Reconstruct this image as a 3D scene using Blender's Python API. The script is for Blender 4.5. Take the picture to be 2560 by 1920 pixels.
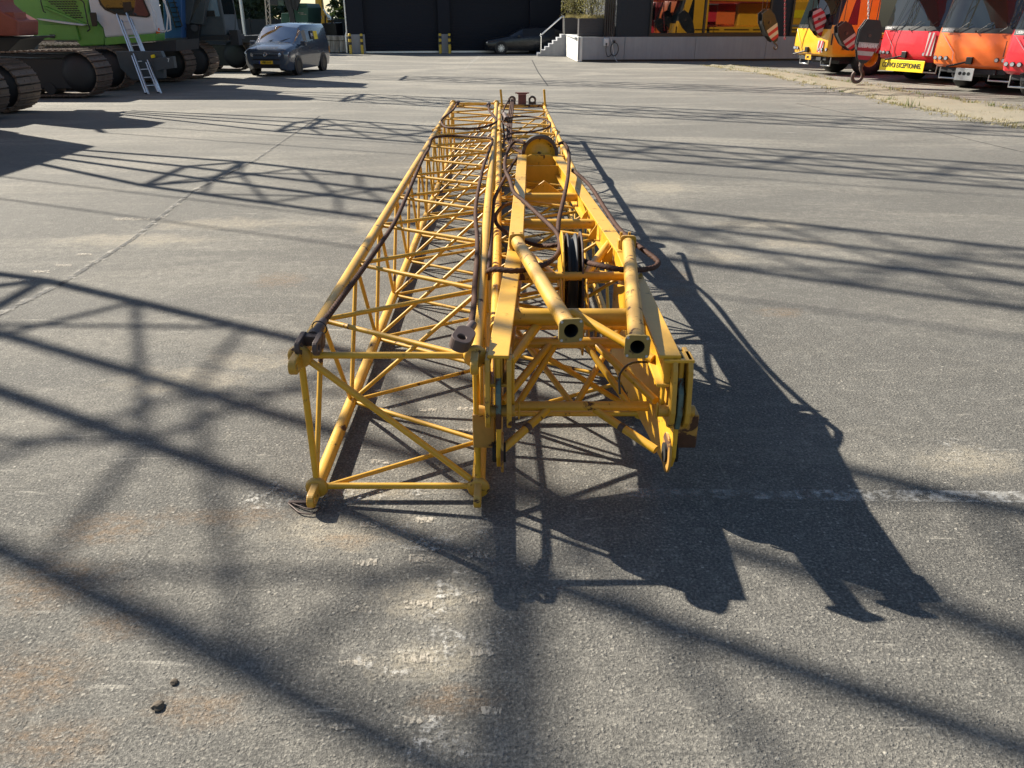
import bpy, math, random
from mathutils import Vector, Matrix, Euler
from mathutils import noise as mnoise
random.seed(7)
R = math.radians
for o in list(bpy.data.objects): bpy.data.objects.remove(o)
scene = bpy.context.scene
COL = scene.collection

# ---------------------------------------------------------------- camera, sky, sun, exposure
FPX, HC, VH = 1930.0, 2.15, 35.0                     # focal length in photo pixels, camera height, horizon row
PITCH = math.atan((960 - VH) / FPX)
cam_d = bpy.data.cameras.new('camera'); cam = bpy.data.objects.new('camera', cam_d); COL.objects.link(cam)
cam.location = (0, 0, HC); cam.rotation_euler = (R(90) - PITCH, 0, 0)
cam_d.sensor_width = 36; cam_d.lens = FPX / 2560 * 36; cam_d.clip_start = .05; cam_d.clip_end = 1500
scene.camera = cam
SV = Vector((1.223, -.843, -1.0))                    # a metre of height throws its shadow this far
SUN_EL = math.atan(1 / math.hypot(SV.x, SV.y))
world = bpy.data.worlds.new('World'); scene.world = world; world.use_nodes = True
wn = world.node_tree; wn.nodes.clear()
sky = wn.nodes.new('ShaderNodeTexSky'); sky.sky_type = 'NISHITA'; sky.sun_disc = False
sky.sun_elevation = SUN_EL; sky.sun_rotation = math.atan2(-SV.x, -SV.y)
sky.air_density = 1.0; sky.dust_density = .5; sky.ozone_density = 1.2
bg = wn.nodes.new('ShaderNodeBackground'); bg.inputs[1].default_value = .052
wo = wn.nodes.new('ShaderNodeOutputWorld')
wn.links.new(sky.outputs[0], bg.inputs[0]); wn.links.new(bg.outputs[0], wo.inputs[0])
sun_d = bpy.data.lights.new('sun', 'SUN'); sun = bpy.data.objects.new('sun', sun_d); COL.objects.link(sun)
sun_d.energy = 5.0; sun_d.angle = R(.53); sun_d.color = (1, .93, .80)
sun.rotation_euler = SV.normalized().to_track_quat('-Z', 'Y').to_euler(); sun.location = (-20, 15, 30)
vs = scene.view_settings; vs.view_transform = 'Standard'; vs.look = 'None'; vs.exposure = 1.36; vs.gamma = 1; vs.use_curve_mapping = False
scene.render.engine = 'CYCLES'

# ---------------------------------------------------------------- survey helpers: a photo point at a known height or distance
_F = Vector((0, math.cos(PITCH), -math.sin(PITCH))); _U = Vector((0, math.sin(PITCH), math.cos(PITCH)))
def _ray(u, v): return Vector((1, 0, 0)) * ((u - 1280) / FPX) - _U * ((v - 960) / FPX) + _F
def G(u, v, z=0.0):
    d = _ray(u, v); return Vector((0, 0, HC)) + d * ((z - HC) / d.z)
def Y(u, v, y):
    d = _ray(u, v); return Vector((0, 0, HC)) + d * (y / d.y)

# ---------------------------------------------------------------- materials
MATS = {}
class NT:
    def __init__(s, name):
        s.m = bpy.data.materials.new(name); s.m.use_nodes = True; s.t = s.m.node_tree; s.n = s.t.nodes; s.n.clear()
        s.out = s.n.new('ShaderNodeOutputMaterial'); s.b = s.n.new('ShaderNodeBsdfPrincipled'); s.l(s.b.outputs[0], s.out.inputs[0]); MATS[name] = s.m
    def l(s, a, b): s.t.links.new(a, b)
    def pos(s, scale=(1, 1, 1), obj=False):
        mp = s.n.new('ShaderNodeMapping'); mp.inputs['Scale'].default_value = scale
        if obj: tc = s.n.new('ShaderNodeTexCoord'); s.l(tc.outputs['Object'], mp.inputs[0])
        else: g = s.n.new('ShaderNodeNewGeometry'); s.l(g.outputs['Position'], mp.inputs[0])
        return mp.outputs[0]
    def noise(s, vec, scale, detail=4, rough=.6, dist=0):
        x = s.n.new('ShaderNodeTexNoise'); x.inputs['Scale'].default_value = scale; x.inputs['Detail'].default_value = detail
        x.inputs['Roughness'].default_value = rough; x.inputs['Distortion'].default_value = dist; s.l(vec, x.inputs['Vector']); return x.outputs[0]
    def voro(s, vec, scale, feat='F1'):
        x = s.n.new('ShaderNodeTexVoronoi'); x.inputs['Scale'].default_value = scale; x.feature = feat; s.l(vec, x.inputs['Vector']); return x
    def ramp(s, fac, *st):
        x = s.n.new('ShaderNodeValToRGB'); e = x.color_ramp.elements
        while len(e) < len(st): e.new(.5)
        for k, (p, c) in enumerate(st):
            e[k].position = p; e[k].color = (c, c, c, 1) if not hasattr(c, '__len__') else (*c, 1)
        s.l(fac, x.inputs[0]); return x.outputs[0]
    def mix(s, fac, a, b, mode='MIX'):
        x = s.n.new('ShaderNodeMixRGB'); x.blend_type = mode
        for i, v in enumerate((fac, a, b)):
            if hasattr(v, 'links') or hasattr(v, 'is_linked'): s.l(v, x.inputs[i])
            elif i == 0: x.inputs[0].default_value = v
            else: x.inputs[i].default_value = (*v, 1)
        return x.outputs[0]
    def math(s, op, a, b):
        x = s.n.new('ShaderNodeMath'); x.operation = op
        for i, v in enumerate((a, b)):
            if hasattr(v, 'is_linked'): s.l(v, x.inputs[i])
            else: x.inputs[i].default_value = v
        return x.outputs[0]
    def bump(s, h, strength, dist):
        x = s.n.new('ShaderNodeBump'); x.inputs['Strength'].default_value = strength; x.inputs['Distance'].default_value = dist
        s.l(h, x.inputs['Height']); s.l(x.outputs[0], s.b.inputs['Normal'])
    def set(s, **k):
        for key, v in k.items():
            i = s.b.inputs[{'col': 'Base Color', 'rough': 'Roughness', 'metal': 'Metallic', 'alpha': 'Alpha', 'spec': 'Specular IOR Level', 'trans': 'Transmission Weight', 'coat': 'Coat Weight', 'coatr': 'Coat Roughness', 'ior': 'IOR', 'sub': 'Subsurface Weight'}[key]]
            if hasattr(v, 'is_linked'): s.l(v, i)
            elif hasattr(v, '__len__'): i.default_value = (*v, 1)
            else: i.default_value = v
        return s
def paint(name, col, rough=.38, wear=.0, dirt=.25, rustcol=(.045, .018, .010), wscale=9., coat=0., metal=0., dust=0.):
    m = NT(name); p = m.pos()
    n1 = m.noise(p, 2.2, 5, .65); n2 = m.noise(p, 40, 3, .6)
    dk = tuple(c * .62 for c in col); lt = tuple(min(1, c * 1.08 + .012) for c in col)
    c = m.mix(m.ramp(n1, (.3, 0.), (.7, 1.)), tuple(x * (1 - dirt) + y * dirt for x, y in zip(col, dk)), lt)
    c = m.mix(m.math('MULTIPLY', m.ramp(n2, (.45, 0.), (.75, 1.)), dirt * .6), c, dk)
    if dust:
        g = m.n.new('ShaderNodeNewGeometry'); sp = m.n.new('ShaderNodeSeparateXYZ'); m.l(g.outputs['Normal'], sp.inputs[0])
        up = m.math('MULTIPLY', m.ramp(sp.outputs['Z'], (.35, 0.), (1., 1.)), m.math('MULTIPLY', m.ramp(n1, (.2, .5), (.8, 1.)), dust))
        c = m.mix(up, c, (.50, .44, .31))
    if wear:
        w = m.noise(p, wscale, 6, .62, .4); w2 = m.noise(p, 1.6, 2, .5)
        k = m.math('ADD', w, m.math('MULTIPLY', m.math('SUBTRACT', w2, .5), .22))
        f = m.ramp(k, (.74 - wear * .30, 0.), (.755 - wear * .30, 1.))
        edge = m.ramp(k, (.70 - wear * .30, 0.), (.75 - wear * .30, .75))
        c = m.mix(edge, c, tuple(x * .55 for x in col)); rc = m.mix(n2, rustcol, (.11, .045, .018))
        c = m.mix(f, c, rc); m.set(rough=m.mix(f, (rough,) * 3, (.85,) * 3))
    else: m.set(rough=m.mix(n2, (rough * .85,) * 3, (min(1, rough * 1.35),) * 3))
    m.set(col=c, coat=coat, metal=metal); m.bump(n2, .12, .002); return m.m
def flat(name, col, rough=.6, metal=0., **k):
    m = NT(name); p = m.pos(); n = m.noise(p, 14, 5, .65)
    c = m.mix(n, tuple(x * .72 for x in col), tuple(min(1, x * 1.22) for x in col)); m.set(col=c, rough=rough, metal=metal, **k); return m.m
def emit_free_glass(name, tint, refl, rough=.02):
    # coated pane: a dark body with a mirror layer over it
    m = NT(name); m.n.remove(m.b)
    a = m.n.new('ShaderNodeBsdfGlossy'); a.inputs[0].default_value = (refl, refl, refl * 1.03, 1); a.inputs['Roughness'].default_value = rough
    b = m.n.new('ShaderNodeBsdfDiffuse'); b.inputs[0].default_value = (*tint, 1)
    ad = m.n.new('ShaderNodeAddShader'); m.l(a.outputs[0], ad.inputs[0]); m.l(b.outputs[0], ad.inputs[1]); m.l(ad.outputs[0], m.out.inputs[0])
    return m.m

YEL = paint('yellow_paint', (.60, .312, .010), .40, wear=.30, dirt=.38, dust=.14, wscale=11)
YELW = paint('yellow_paint_worn', (.50, .262, .018), .45, wear=.42, dirt=.5, dust=.22, wscale=14)
AGED = paint('aged_yellow', (.25, .165, .035), .55, wear=.42, dirt=.5, wscale=16)
RUSTY = paint('rusty_yellow', (.42, .21, .03), .6, wear=.60, dirt=.5, dust=.3, wscale=8)
TEAL = paint('old_teal_paint', (.085, .13, .11), .5, wear=.6, dirt=.4)
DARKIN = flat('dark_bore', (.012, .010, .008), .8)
STEELBR = paint('brown_cast_steel', (.085, .055, .045), .55, wear=.4, dirt=.4, metal=.25)
m = NT('rope_steel'); p = m.pos(); n = m.noise(p, 22, 4, .6); m.set(col=m.mix(n, (.022, .011, .008), (.095, .048, .033)), rough=.75, spec=.15); ROPE = m.m
RUBBER = flat('black_rubber', (.018, .018, .019), .65)
WHITEP = paint('white_paint', (.55, .55, .57), .35, dirt=.15)
GREENP = paint('green_paint', (.105, .30, .045), .32, dirt=.2, coat=.2)
GREEND = paint('dark_green_paint', (.02, .085, .055), .5, dirt=.3)
REDP = paint('crane_red_paint', (.55, .018, .030), .28, dirt=.12, coat=.4)
ORANGEP = paint('crane_orange_paint', (.78, .155, .022), .28, dirt=.12, coat=.4)
CYEL = paint('crane_yellow_paint', (.72, .36, .018), .28, dirt=.15, coat=.4)
BRICKRED = paint('faded_red_paint', (.23, .055, .038), .5, dirt=.3)
BLUEP = paint('crane_blue_paint', (.02, .09, .25), .35, dirt=.25)
GREYP = paint('slate_grey_paint', (.045, .058, .068), .42, dirt=.3)
BLACKP = paint('black_paint', (.012, .013, .015), .4, dirt=.3)
VANP = paint('van_blue_grey', (.042, .057, .083), .22, dirt=.08, coat=.8)
CARP = paint('car_black', (.004, .005, .008), .25, dirt=.05, coat=.2)
ALU = flat('aluminium', (.62, .63, .65), .32, .85)
CHROME = flat('bright_metal', (.7, .7, .7), .18, 1.)
m = NT('track_steel'); p = m.pos(); n = m.noise(p, 6, 6, .7); n2 = m.noise(p, 45, 3, .6)
m.set(col=m.mix(m.math('MULTIPLY', n, n2), (.055, .038, .028), (.34, .25, .19)), rough=.6, metal=.15); m.bump(n2, .3, .004); TRACK = m.m
UNDER = flat('undercarriage_black', (.016, .018, .022), .6)
CLADG = flat('dark_cladding', (.006, .009, .018), .6, spec=.25)
CLADW = flat('charcoal_render', (.020, .024, .031), .85)
FRAMEB = flat('black_frame', (.008, .008, .009), .4)
PANE = emit_free_glass('coated_window', (.003, .004, .005), .085)
GLASSD = emit_free_glass('cab_glass', (.010, .014, .015), .065)
GLASSC = emit_free_glass('teal_cab_glass', (.07, .13, .16), .28)
GLASSV = emit_free_glass('van_glass', (.012, .018, .025), .38)
m = NT('concrete'); p = m.pos(); n = m.noise(p, 1.3, 6, .65); n2 = m.noise(p, 30, 3, .6); st = m.noise(m.pos((6, 6, .6)), 1., 4, .6)
m.set(col=m.mix(m.math('MULTIPLY', st, .8), m.mix(n, (.27, .28, .30), (.42, .43, .45)), (.22, .22, .23)), rough=.85); m.bump(n2, .15, .004); CONC = m.m
m = NT('weathered_concrete'); p = m.pos(); n = m.noise(p, 1.6, 6, .7); st = m.noise(m.pos((7, 7, .5)), 1., 5, .65)
m.set(col=m.mix(m.ramp(st, (.35, 0.), (.65, 1.)), (.16, .14, .115), m.mix(n, (.40, .37, .31), (.55, .52, .45))), rough=.9); CONCW = m.m
BOLY = paint('bollard_yellow', (.62, .42, .03), .4, wear=.25, dirt=.2); BOLK = flat('bollard_black', (.012, .012, .012), .4)
SIGNY = flat('sign_yellow', (.85, .62, .015), .4); SIGNK = flat('lettering_black', (.01, .01, .01), .5); SIGNW = flat('lettering_white', (.7, .7, .7), .5)
PLATEY = flat('plate_yellow', (.72, .44, .02), .4); EUBLUE = flat('plate_blue', (.01, .03, .3), .4)
SREDM = flat('stripe_red', (.36, .012, .03), .45); SWHT = flat('stripe_white', (.45, .43, .42), .45)
LAMP = emit_free_glass('lamp_lens', (.25, .26, .28), .35, .08)
WOODP = flat('planter_boards', (.045, .04, .042), .6)
HOSE = flat('black_hose', (.012, .012, .013), .45)
BARK = flat('bark', (.09, .07, .05), .9)
def leafmat(name, a, b, sub=.0):
    m = NT(name); oi = m.n.new('ShaderNodeNewGeometry'); n = m.noise(m.pos(), .9, 3, .6)
    k = m.math('ADD', m.math('MULTIPLY', oi.outputs['Random Per Island'], .6), m.math('MULTIPLY', n, .4))
    m.set(col=m.mix(k, a, b), rough=.6); m.b.inputs['Transmission Weight'].default_value = .0
    tr = m.n.new('ShaderNodeBsdfTranslucent'); tr.inputs[0].default_value = (b[0] * 1.3, b[1] * 1.3, b[2], 1)
    mx = m.n.new('ShaderNodeMixShader'); mx.inputs[0].default_value = sub or .3; m.l(m.b.outputs[0], mx.inputs[1]); m.l(tr.outputs[0], mx.inputs[2]); m.l(mx.outputs[0], m.out.inputs[0]); return m.m
LEAF = leafmat('leaves', (.014, .028, .010), (.05, .075, .025), .12); LEAFO = leafmat('shrub_leaves', (.06, .07, .018), (.20, .18, .06))
GRASSD = leafmat('dry_grass', (.16, .14, .06), (.32, .27, .14)); GRASSG = leafmat('grass', (.05, .09, .02), (.14, .17, .05))

# asphalt
m = NT('asphalt'); p = m.pos()
def stones(scale, keep, lo, hi):
    v = m.voro(m.pos((1, 1.15, 1)), scale); sc_ = m.n.new('ShaderNodeSeparateColor'); m.l(v.outputs['Color'], sc_.inputs[0])
    mask = m.math('MULTIPLY', m.ramp(v.outputs['Distance'], (lo, 1.), (hi, 0.)), m.ramp(sc_.outputs[0], (1 - keep - .02, 0.), (1 - keep + .02, 1.)))
    return mask, sc_
m1, c1_ = stones(150, .75, .28, .46); m2, c2_ = stones(62, .46, .22, .40); m3, c3_ = stones(34, .20, .16, .32); m4, c4_ = stones(48, .14, .2, .42)
agg = m.mix(m.ramp(m.noise(p, 300, 1, .7), (.3, 0.), (.7, 1.)), (.046, .044, .041), (.112, .107, .098))
agg = m.mix(m.math('MULTIPLY', m1, .85), agg, m.ramp(c1_.outputs[1], (0., (.062, .060, .056)), (.6, (.135, .129, .118)), (1., (.25, .235, .205))))
agg = m.mix(m.math('MULTIPLY', m2, .8), agg, m.ramp(c2_.outputs[1], (0., (.09, .087, .08)), (.6, (.19, .18, .16)), (1., (.38, .355, .305))))
agg = m.mix(m.math('MULTIPLY', m3, .85), agg, m.ramp(c3_.outputs[1], (0., (.22, .19, .15)), (1., (.50, .47, .41))))
agg = m.mix(m.math('MULTIPLY', m4, .7), agg, (.040, .038, .036))
big = m.noise(p, .55, 4, .62); agg = m.mix(m.ramp(big, (.35, 0.), (.7, .42)), agg, (.200, .192, .174))
mot = m.noise(p, 5, 5, .72); agg = m.mix(m.ramp(mot, (.42, 0.), (.62, .45)), agg, (.055, .053, .049))
# wear towards the yard's far, drier side: sandy film in long drags
d1 = m.noise(m.pos((.35, 1.1, 1)), .7, 5, .68, .6); d2 = m.noise(p, 12, 3, .7)
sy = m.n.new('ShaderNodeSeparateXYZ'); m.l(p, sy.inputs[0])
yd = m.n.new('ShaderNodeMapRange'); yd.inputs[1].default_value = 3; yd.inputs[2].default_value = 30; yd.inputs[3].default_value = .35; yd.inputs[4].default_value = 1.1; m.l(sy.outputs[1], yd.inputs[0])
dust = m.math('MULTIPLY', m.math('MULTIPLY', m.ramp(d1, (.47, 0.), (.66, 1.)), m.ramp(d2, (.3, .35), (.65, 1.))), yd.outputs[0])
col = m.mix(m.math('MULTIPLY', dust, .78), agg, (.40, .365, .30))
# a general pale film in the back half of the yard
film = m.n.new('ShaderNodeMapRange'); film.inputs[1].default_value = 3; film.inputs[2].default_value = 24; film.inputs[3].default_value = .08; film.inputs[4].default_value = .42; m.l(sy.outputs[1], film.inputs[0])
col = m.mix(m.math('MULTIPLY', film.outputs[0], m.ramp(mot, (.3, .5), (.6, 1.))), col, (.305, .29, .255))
col = m.mix(m.ramp(d2, (.34, .30), (.50, 0.)), col, (.085, .082, .075)); col = m.mix(m.ramp(d2, (.54, 0.), (.70, .22)), col, (.36, .34, .295))
# rust and clay stains with shapes of their own
# clay and sand trodden in at a few places, each with its own ragged outline
def blob(u, v, rx, ry):
    c = G(u, v); mp = m.n.new('ShaderNodeMapping'); mp.vector_type = 'TEXTURE'; mp.inputs['Location'].default_value = (c.x, c.y, 0); mp.inputs['Scale'].default_value = (rx, ry, 1); m.l(p, mp.inputs[0])
    ln = m.n.new('ShaderNodeVectorMath'); ln.operation = 'LENGTH'; m.l(mp.outputs[0], ln.inputs[0]); return m.ramp(ln.outputs['Value'], (.15, 1.), (1., 0.))
def blobs(lst):
    a = None
    for q in lst: b = blob(*q); a = b if a is None else m.math('MAXIMUM', a, b)
    return a
rag = m.noise(p, 3.2, 6, .75, .5); rag2 = m.noise(m.pos((1, 1.6, 1)), 16, 4, .75)
tan = m.math('MULTIPLY', m.ramp(m.math('ADD', blobs([(450, 950, .8, .45), (620, 905, .6, .3), (560, 560, 1.6, .5), (330, 600, 1.5, .5), (950, 560, .6, .8), (2420, 1150, .5, .3), (900, 1230, .5, .2), (800, 1330, .8, .25), (1650, 470, .9, .8), (1900, 560, 1.0, .5), (2000, 610, .8, .4), (1800, 640, .5, .5), (1100, 1500, .5, .25), (1050, 1650, .4, .2)]), m.math('MULTIPLY', m.math('SUBTRACT', rag, .5), 1.7)), (.45, 0.), (.85, 1.)), m.ramp(rag2, (.32, .15), (.62, 1.)))
col = m.mix(m.math('MULTIPLY', tan, .62), col, (.36, .315, .24))
brn = m.math('MULTIPLY', m.ramp(m.math('ADD', blobs([(150, 1450, .6, .35), (60, 1700, .45, .35), (250, 1320, .5, .25), (560, 1290, .7, .2), (870, 1350, .35, .12), (480, 1780, .35, .2), (300, 1560, .35, .2), (780, 880, .5, .35), (700, 700, .5, .5), (1690, 690, .3, .4), (1960, 780, .4, .25), (1700, 730, .25, .3), (1150, 1750, .3, .15), (150, 1860, .4, .25)]), m.math('MULTIPLY', m.math('SUBTRACT', rag, .5), 1.8)), (.5, 0.), (.95, 1.)), m.ramp(rag2, (.36, 0.), (.64, 1.)))
col = m.mix(m.math('MULTIPLY', brn, .62), col, m.mix(rag2, (.14, .080, .042), (.26, .175, .10)))
# fine chalky scratches
sc = m.noise(m.pos((1.1, 9, 1)), 1.6, 6, .68, .3); col = m.mix(m.ramp(sc, (.63, 0.), (.71, .55)), col, (.44, .41, .35))
sc2 = m.noise(m.pos((9, 1.6, 1)), 1.2, 6, .7, .5); col = m.mix(m.ramp(sc2, (.66, 0.), (.74, .4)), col, (.40, .36, .29))
grit = m.noise(p, 75, 3, .75); col = m.mix(m.ramp(grit, (.33, .70), (.50, 0.)), col, (.034, .033, .031)); col = m.mix(m.ramp(grit, (.53, 0.), (.68, .62)), col, (.33, .31, .265))
h = m.math('ADD', m.math('ADD', m.math('MULTIPLY', m1, .30), m.math('MULTIPLY', m2, .5)), m.math('ADD', m.math('MULTIPLY', grit, 1.5), m.math('MULTIPLY', m.math('ADD', m3, m.math('MULTIPLY', m4, -1.0)), .6)))
m.set(col=col, rough=.88, spec=.25); m.bump(h, .7, .006); ASPH = m.m
m = NT('old_road_paint'); p = m.pos(); n = m.noise(p, 14, 6, .75); n2 = m.noise(p, 1.4, 3, .5)
m.set(col=(.62, .61, .58), rough=.8, alpha=m.ramp(m.math('ADD', n, m.math('MULTIPLY', n2, .35)), (.66, 0.), (.84, .48))); LINEP = m.m
m = NT('faint_road_paint'); p = m.pos(); n = m.noise(p, 9, 6, .75)
m.set(col=(.50, .48, .44), rough=.8, alpha=m.ramp(n, (.46, 0.), (.66, .5))); LINEF = m.m
m = NT('scuffed_mark'); p = m.pos((1, .35, 1)); n = m.noise(p, 95, 2, .6, .5); n2 = m.noise(m.pos(), 35, 3, .6)
m.set(col=m.mix(n2, (.36, .30, .22), (.62, .57, .49)), rough=.85, alpha=m.math('MULTIPLY', m.ramp(n, (.40, 0.), (.55, 1.)), m.ramp(n2, (.34, 0.), (.54, .62)))); SCUFF = m.m
m = NT('tar_joint'); p = m.pos(); n = m.noise(p, 16, 5, .7); m.set(col=(.03, .03, .03), rough=.8, alpha=m.ramp(n, (.36, 0.), (.50, .85))); TAR = m.m
m = NT('joint_sand'); p = m.pos(); n = m.noise(p, 7, 6, .75); m.set(col=(.44, .41, .36), rough=.9, alpha=m.ramp(n, (.50, 0.), (.62, .45))); JSAND = m.m
m = NT('chalk_dust'); p = m.pos(); n = m.noise(p, 38, 5, .75); n2 = m.noise(p, 5.5, 4, .6); m.set(col=(.60, .58, .54), rough=.95, alpha=m.math('MULTIPLY', m.ramp(n, (.50, 0.), (.66, .8)), m.ramp(n2, (.48, 0.), (.66, 1.)))); CHALK = m.m
m = NT('dry_soil'); p = m.pos(); n = m.noise(p, 5, 6, .7); n2 = m.noise(p, .8, 4, .6)
m.set(col=m.mix(n2, m.mix(n, (.15, .125, .09), (.30, .255, .19)), (.22, .20, .14)), rough=.95); m.bump(n, .8, .03); SOIL = m.m

# ---------------------------------------------------------------- mesh helpers
class MB:
    def __init__(s): s.v = []; s.f = []; s.sm = set()
    def add(s, vs, fs, smooth=False):
        b = len(s.v); s.v += [tuple(x) for x in vs]
        for f in fs:
            if smooth: s.sm.add(len(s.f))
            s.f.append(tuple(b + i for i in f))
        return s
    def box(s, c, d, M=None):
        c = Vector(c); vs = []
        for z in (-.5, .5):
            for x, y in ((-.5, -.5), (.5, -.5), (.5, .5), (-.5, .5)):
                q = Vector((x * d[0], y * d[1], z * d[2])); vs.append((M @ q if M else q) + c)
        return s.add(vs, [(3, 2, 1, 0), (4, 5, 6, 7), (0, 1, 5, 4), (1, 2, 6, 5), (2, 3, 7, 6), (3, 0, 4, 7)])
    def beam(s, p0, p1, w, h, up=(0, 0, 1)):
        p0, p1 = Vector(p0), Vector(p1); d = (p1 - p0); L = d.length; d.normalize(); u = Vector(up)
        sd = d.cross(u).normalized(); u = sd.cross(d); M = Matrix((sd, d, u)).transposed()
        return s.box((p0 + p1) / 2, (w, L, h), M)
    def tube(s, p0, p1, r, n=12, r1=None, caps=True):
        p0, p1 = Vector(p0), Vector(p1); d = (p1 - p0).normalized(); a = d.orthogonal().normalized(); b = d.cross(a); r1 = r if r1 is None else r1
        vs = [p0 + (a * math.cos(6.28318 * i / n) + b * math.sin(6.28318 * i / n)) * r for i in range(n)] + [p1 + (a * math.cos(6.28318 * i / n) + b * math.sin(6.28318 * i / n)) * r1 for i in range(n)]
        s.add(vs, [(i, (i + 1) % n, n + (i + 1) % n, n + i) for i in range(n)], True)
        if caps: s.add(vs[:n][::-1], [tuple(range(n))]); s.add(vs[n:], [tuple(range(n))])
        return s
    def pipe(s, pts, r, n=8, lobes=0, twist=0., lobe=.14):
        pts = [Vector(q) for q in pts]; k = len(pts); t0 = (pts[1] - pts[0]).normalized(); a = t0.orthogonal().normalized(); vs = []; dist = 0
        for i, q in enumerate(pts):
            t = (pts[min(i + 1, k - 1)] - pts[max(i - 1, 0)]).normalized(); a = (a - t * a.dot(t)).normalized(); b = t.cross(a)
            if i: dist += (q - pts[i - 1]).length
            for j in range(n):
                th = 6.28318 * j / n; rr = r * (1 + lobe * math.cos(lobes * (th + dist * twist))) if lobes else r
                vs.append(q + (a * math.cos(th) + b * math.sin(th)) * rr)
        s.add(vs, [(i * n + j, i * n + (j + 1) % n, (i + 1) * n + (j + 1) % n, (i + 1) * n + j) for i in range(k - 1) for j in range(n)], True)
        s.add(vs[:n][::-1], [tuple(range(n))]); s.add(vs[-n:], [tuple(range(n))]); return s
    def prism(s, poly, dvec):
        poly = [Vector(q) for q in poly]; d = Vector(dvec); n = len(poly)
        s.add(poly + [q + d for q in poly], [tuple(range(n))[::-1], tuple(range(n, 2 * n))] + [(i, (i + 1) % n, n + (i + 1) % n, n + i) for i in range(n)]); return s
    def ring(s, outer, inner, dvec):              # a plate with a hole: two loops of equal length
        n = len(outer); d = Vector(dvec); o = [Vector(q) for q in outer]; i_ = [Vector(q) for q in inner]
        vs = o + i_ + [q + d for q in o] + [q + d for q in i_]; fs = []
        for k in range(n):
            j = (k + 1) % n
            fs += [(k, j, n + j, n + k), (2 * n + k, 3 * n + k, 3 * n + j, 2 * n + j), (k, 2 * n + k, 2 * n + j, j), (n + k, n + j, 3 * n + j, 3 * n + k)]
        return s.add(vs, fs)
    def lathe(s, c, axis, prof, n=28):           # prof: (distance along the axis, radius)
        c = Vector(c); ax = Vector(axis).normalized(); a = ax.orthogonal().normalized(); b = ax.cross(a); k = len(prof)
        vs = [c + ax * t + (a * math.cos(6.28318 * i / n) + b * math.sin(6.28318 * i / n)) * r for t, r in prof for i in range(n)]
        return s.add(vs, [(q * n + i, q * n + (i + 1) % n, (q + 1) * n + (i + 1) % n, (q + 1) * n + i) for q in range(k - 1) for i in range(n)], True)
    def quad(s, *q): return s.add(q, [tuple(range(len(q)))])
    def mesh(s, name, mat):
        me = bpy.data.meshes.new(name); me.from_pydata(s.v, [], s.f); me.materials.append(mat)
        if s.sm: me.polygons.foreach_set('use_smooth', [i in s.sm for i in range(len(s.f))])
        me.update(); return me
    def build(s, name, mat, parent=None, bev=0, smooth=False, label=None, local=False):
        me = s.mesh(name, mat)
        if smooth: me.polygons.foreach_set('use_smooth', [True] * len(me.polygons))
        o = bpy.data.objects.new(name, me); COL.objects.link(o); child(o, parent)
        if bev:
            b = o.modifiers.new('bevel', 'BEVEL'); b.width = bev; b.segments = 2; b.limit_method = 'ANGLE'; b.angle_limit = R(40); b.harden_normals = False
        if label: o['label'] = label
        return o
INV = {}
def child(o, parent):
    if parent is None: return
    o.parent = parent
    if parent.name in INV: o.matrix_parent_inverse = INV[parent.name]
def tag(o, label, cat, group=None):
    o['label'] = label; o['category'] = cat
    if group: o['group'] = group
    return o
def thing(name, label, cat, loc=(0, 0, 0), rotz=0, group=None, world=True):
    o = bpy.data.objects.new(name, None); COL.objects.link(o); o.empty_display_size = .2
    o.location = loc; o.rotation_euler = (0, 0, rotz)
    if world: INV[o.name] = (Matrix.Translation(loc) @ Matrix.Rotation(rotz, 4, 'Z')).inverted()
    return tag(o, label, cat, group)
def struct(o): o['kind'] = 'structure'; return o
UNIT = {}
def unit_cyl(mat, n=10):
    k = (mat.name, n)
    if k not in UNIT: UNIT[k] = MB().tube((0, 0, 0), (0, 0, 1), 1, n).mesh('bar', mat)
    return UNIT[k]
def bar(name, p0, p1, r, mat, parent, n=10):
    p0, p1 = Vector(p0), Vector(p1); d = p1 - p0
    o = bpy.data.objects.new(name, unit_cyl(mat, n)); COL.objects.link(o); child(o, parent)
    o.location = p0; o.rotation_euler = d.to_track_quat('Z', 'Y').to_euler(); o.scale = (r, r, d.length); return o
def catmull(pts, step):
    P = [Vector(q) for q in pts]; P = [P[0] * 2 - P[1]] + P + [P[-1] * 2 - P[-2]]; out = []
    for i in range(1, len(P) - 2):
        a, b, c, d = P[i - 1:i + 3]; n = max(2, int((c - b).length / step))
        for k in range(n):
            t = k / n; out.append(.5 * ((2 * b) + (c - a) * t + (2 * a - 5 * b + 4 * c - d) * t * t + (3 * b - a - 3 * c + d) * t ** 3))
    out.append(P[-2]); return out
def stadium(c, d, L, r, n=24, wide=None):
    """rounded tongue outline: starts square at c, reaches L along d, half width r, in the plane of d and the given side vector"""
    d = Vector(d).normalized(); sd = wide; pts = []
    for i in range(n):
        th = math.pi * 2 * i / n; x = math.cos(th); y = math.sin(th)
        pts.append(Vector(c) + d * ((L - r) + x * r if x > 0 else -0.0 if False else x * r * .55) + sd * y * r)
    return pts
def circle(c, a, b, r, n=24): return [Vector(c) + a * (math.cos(6.28318 * i / n) * r) + b * (math.sin(6.28318 * i / n) * r) for i in range(n)]
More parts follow.
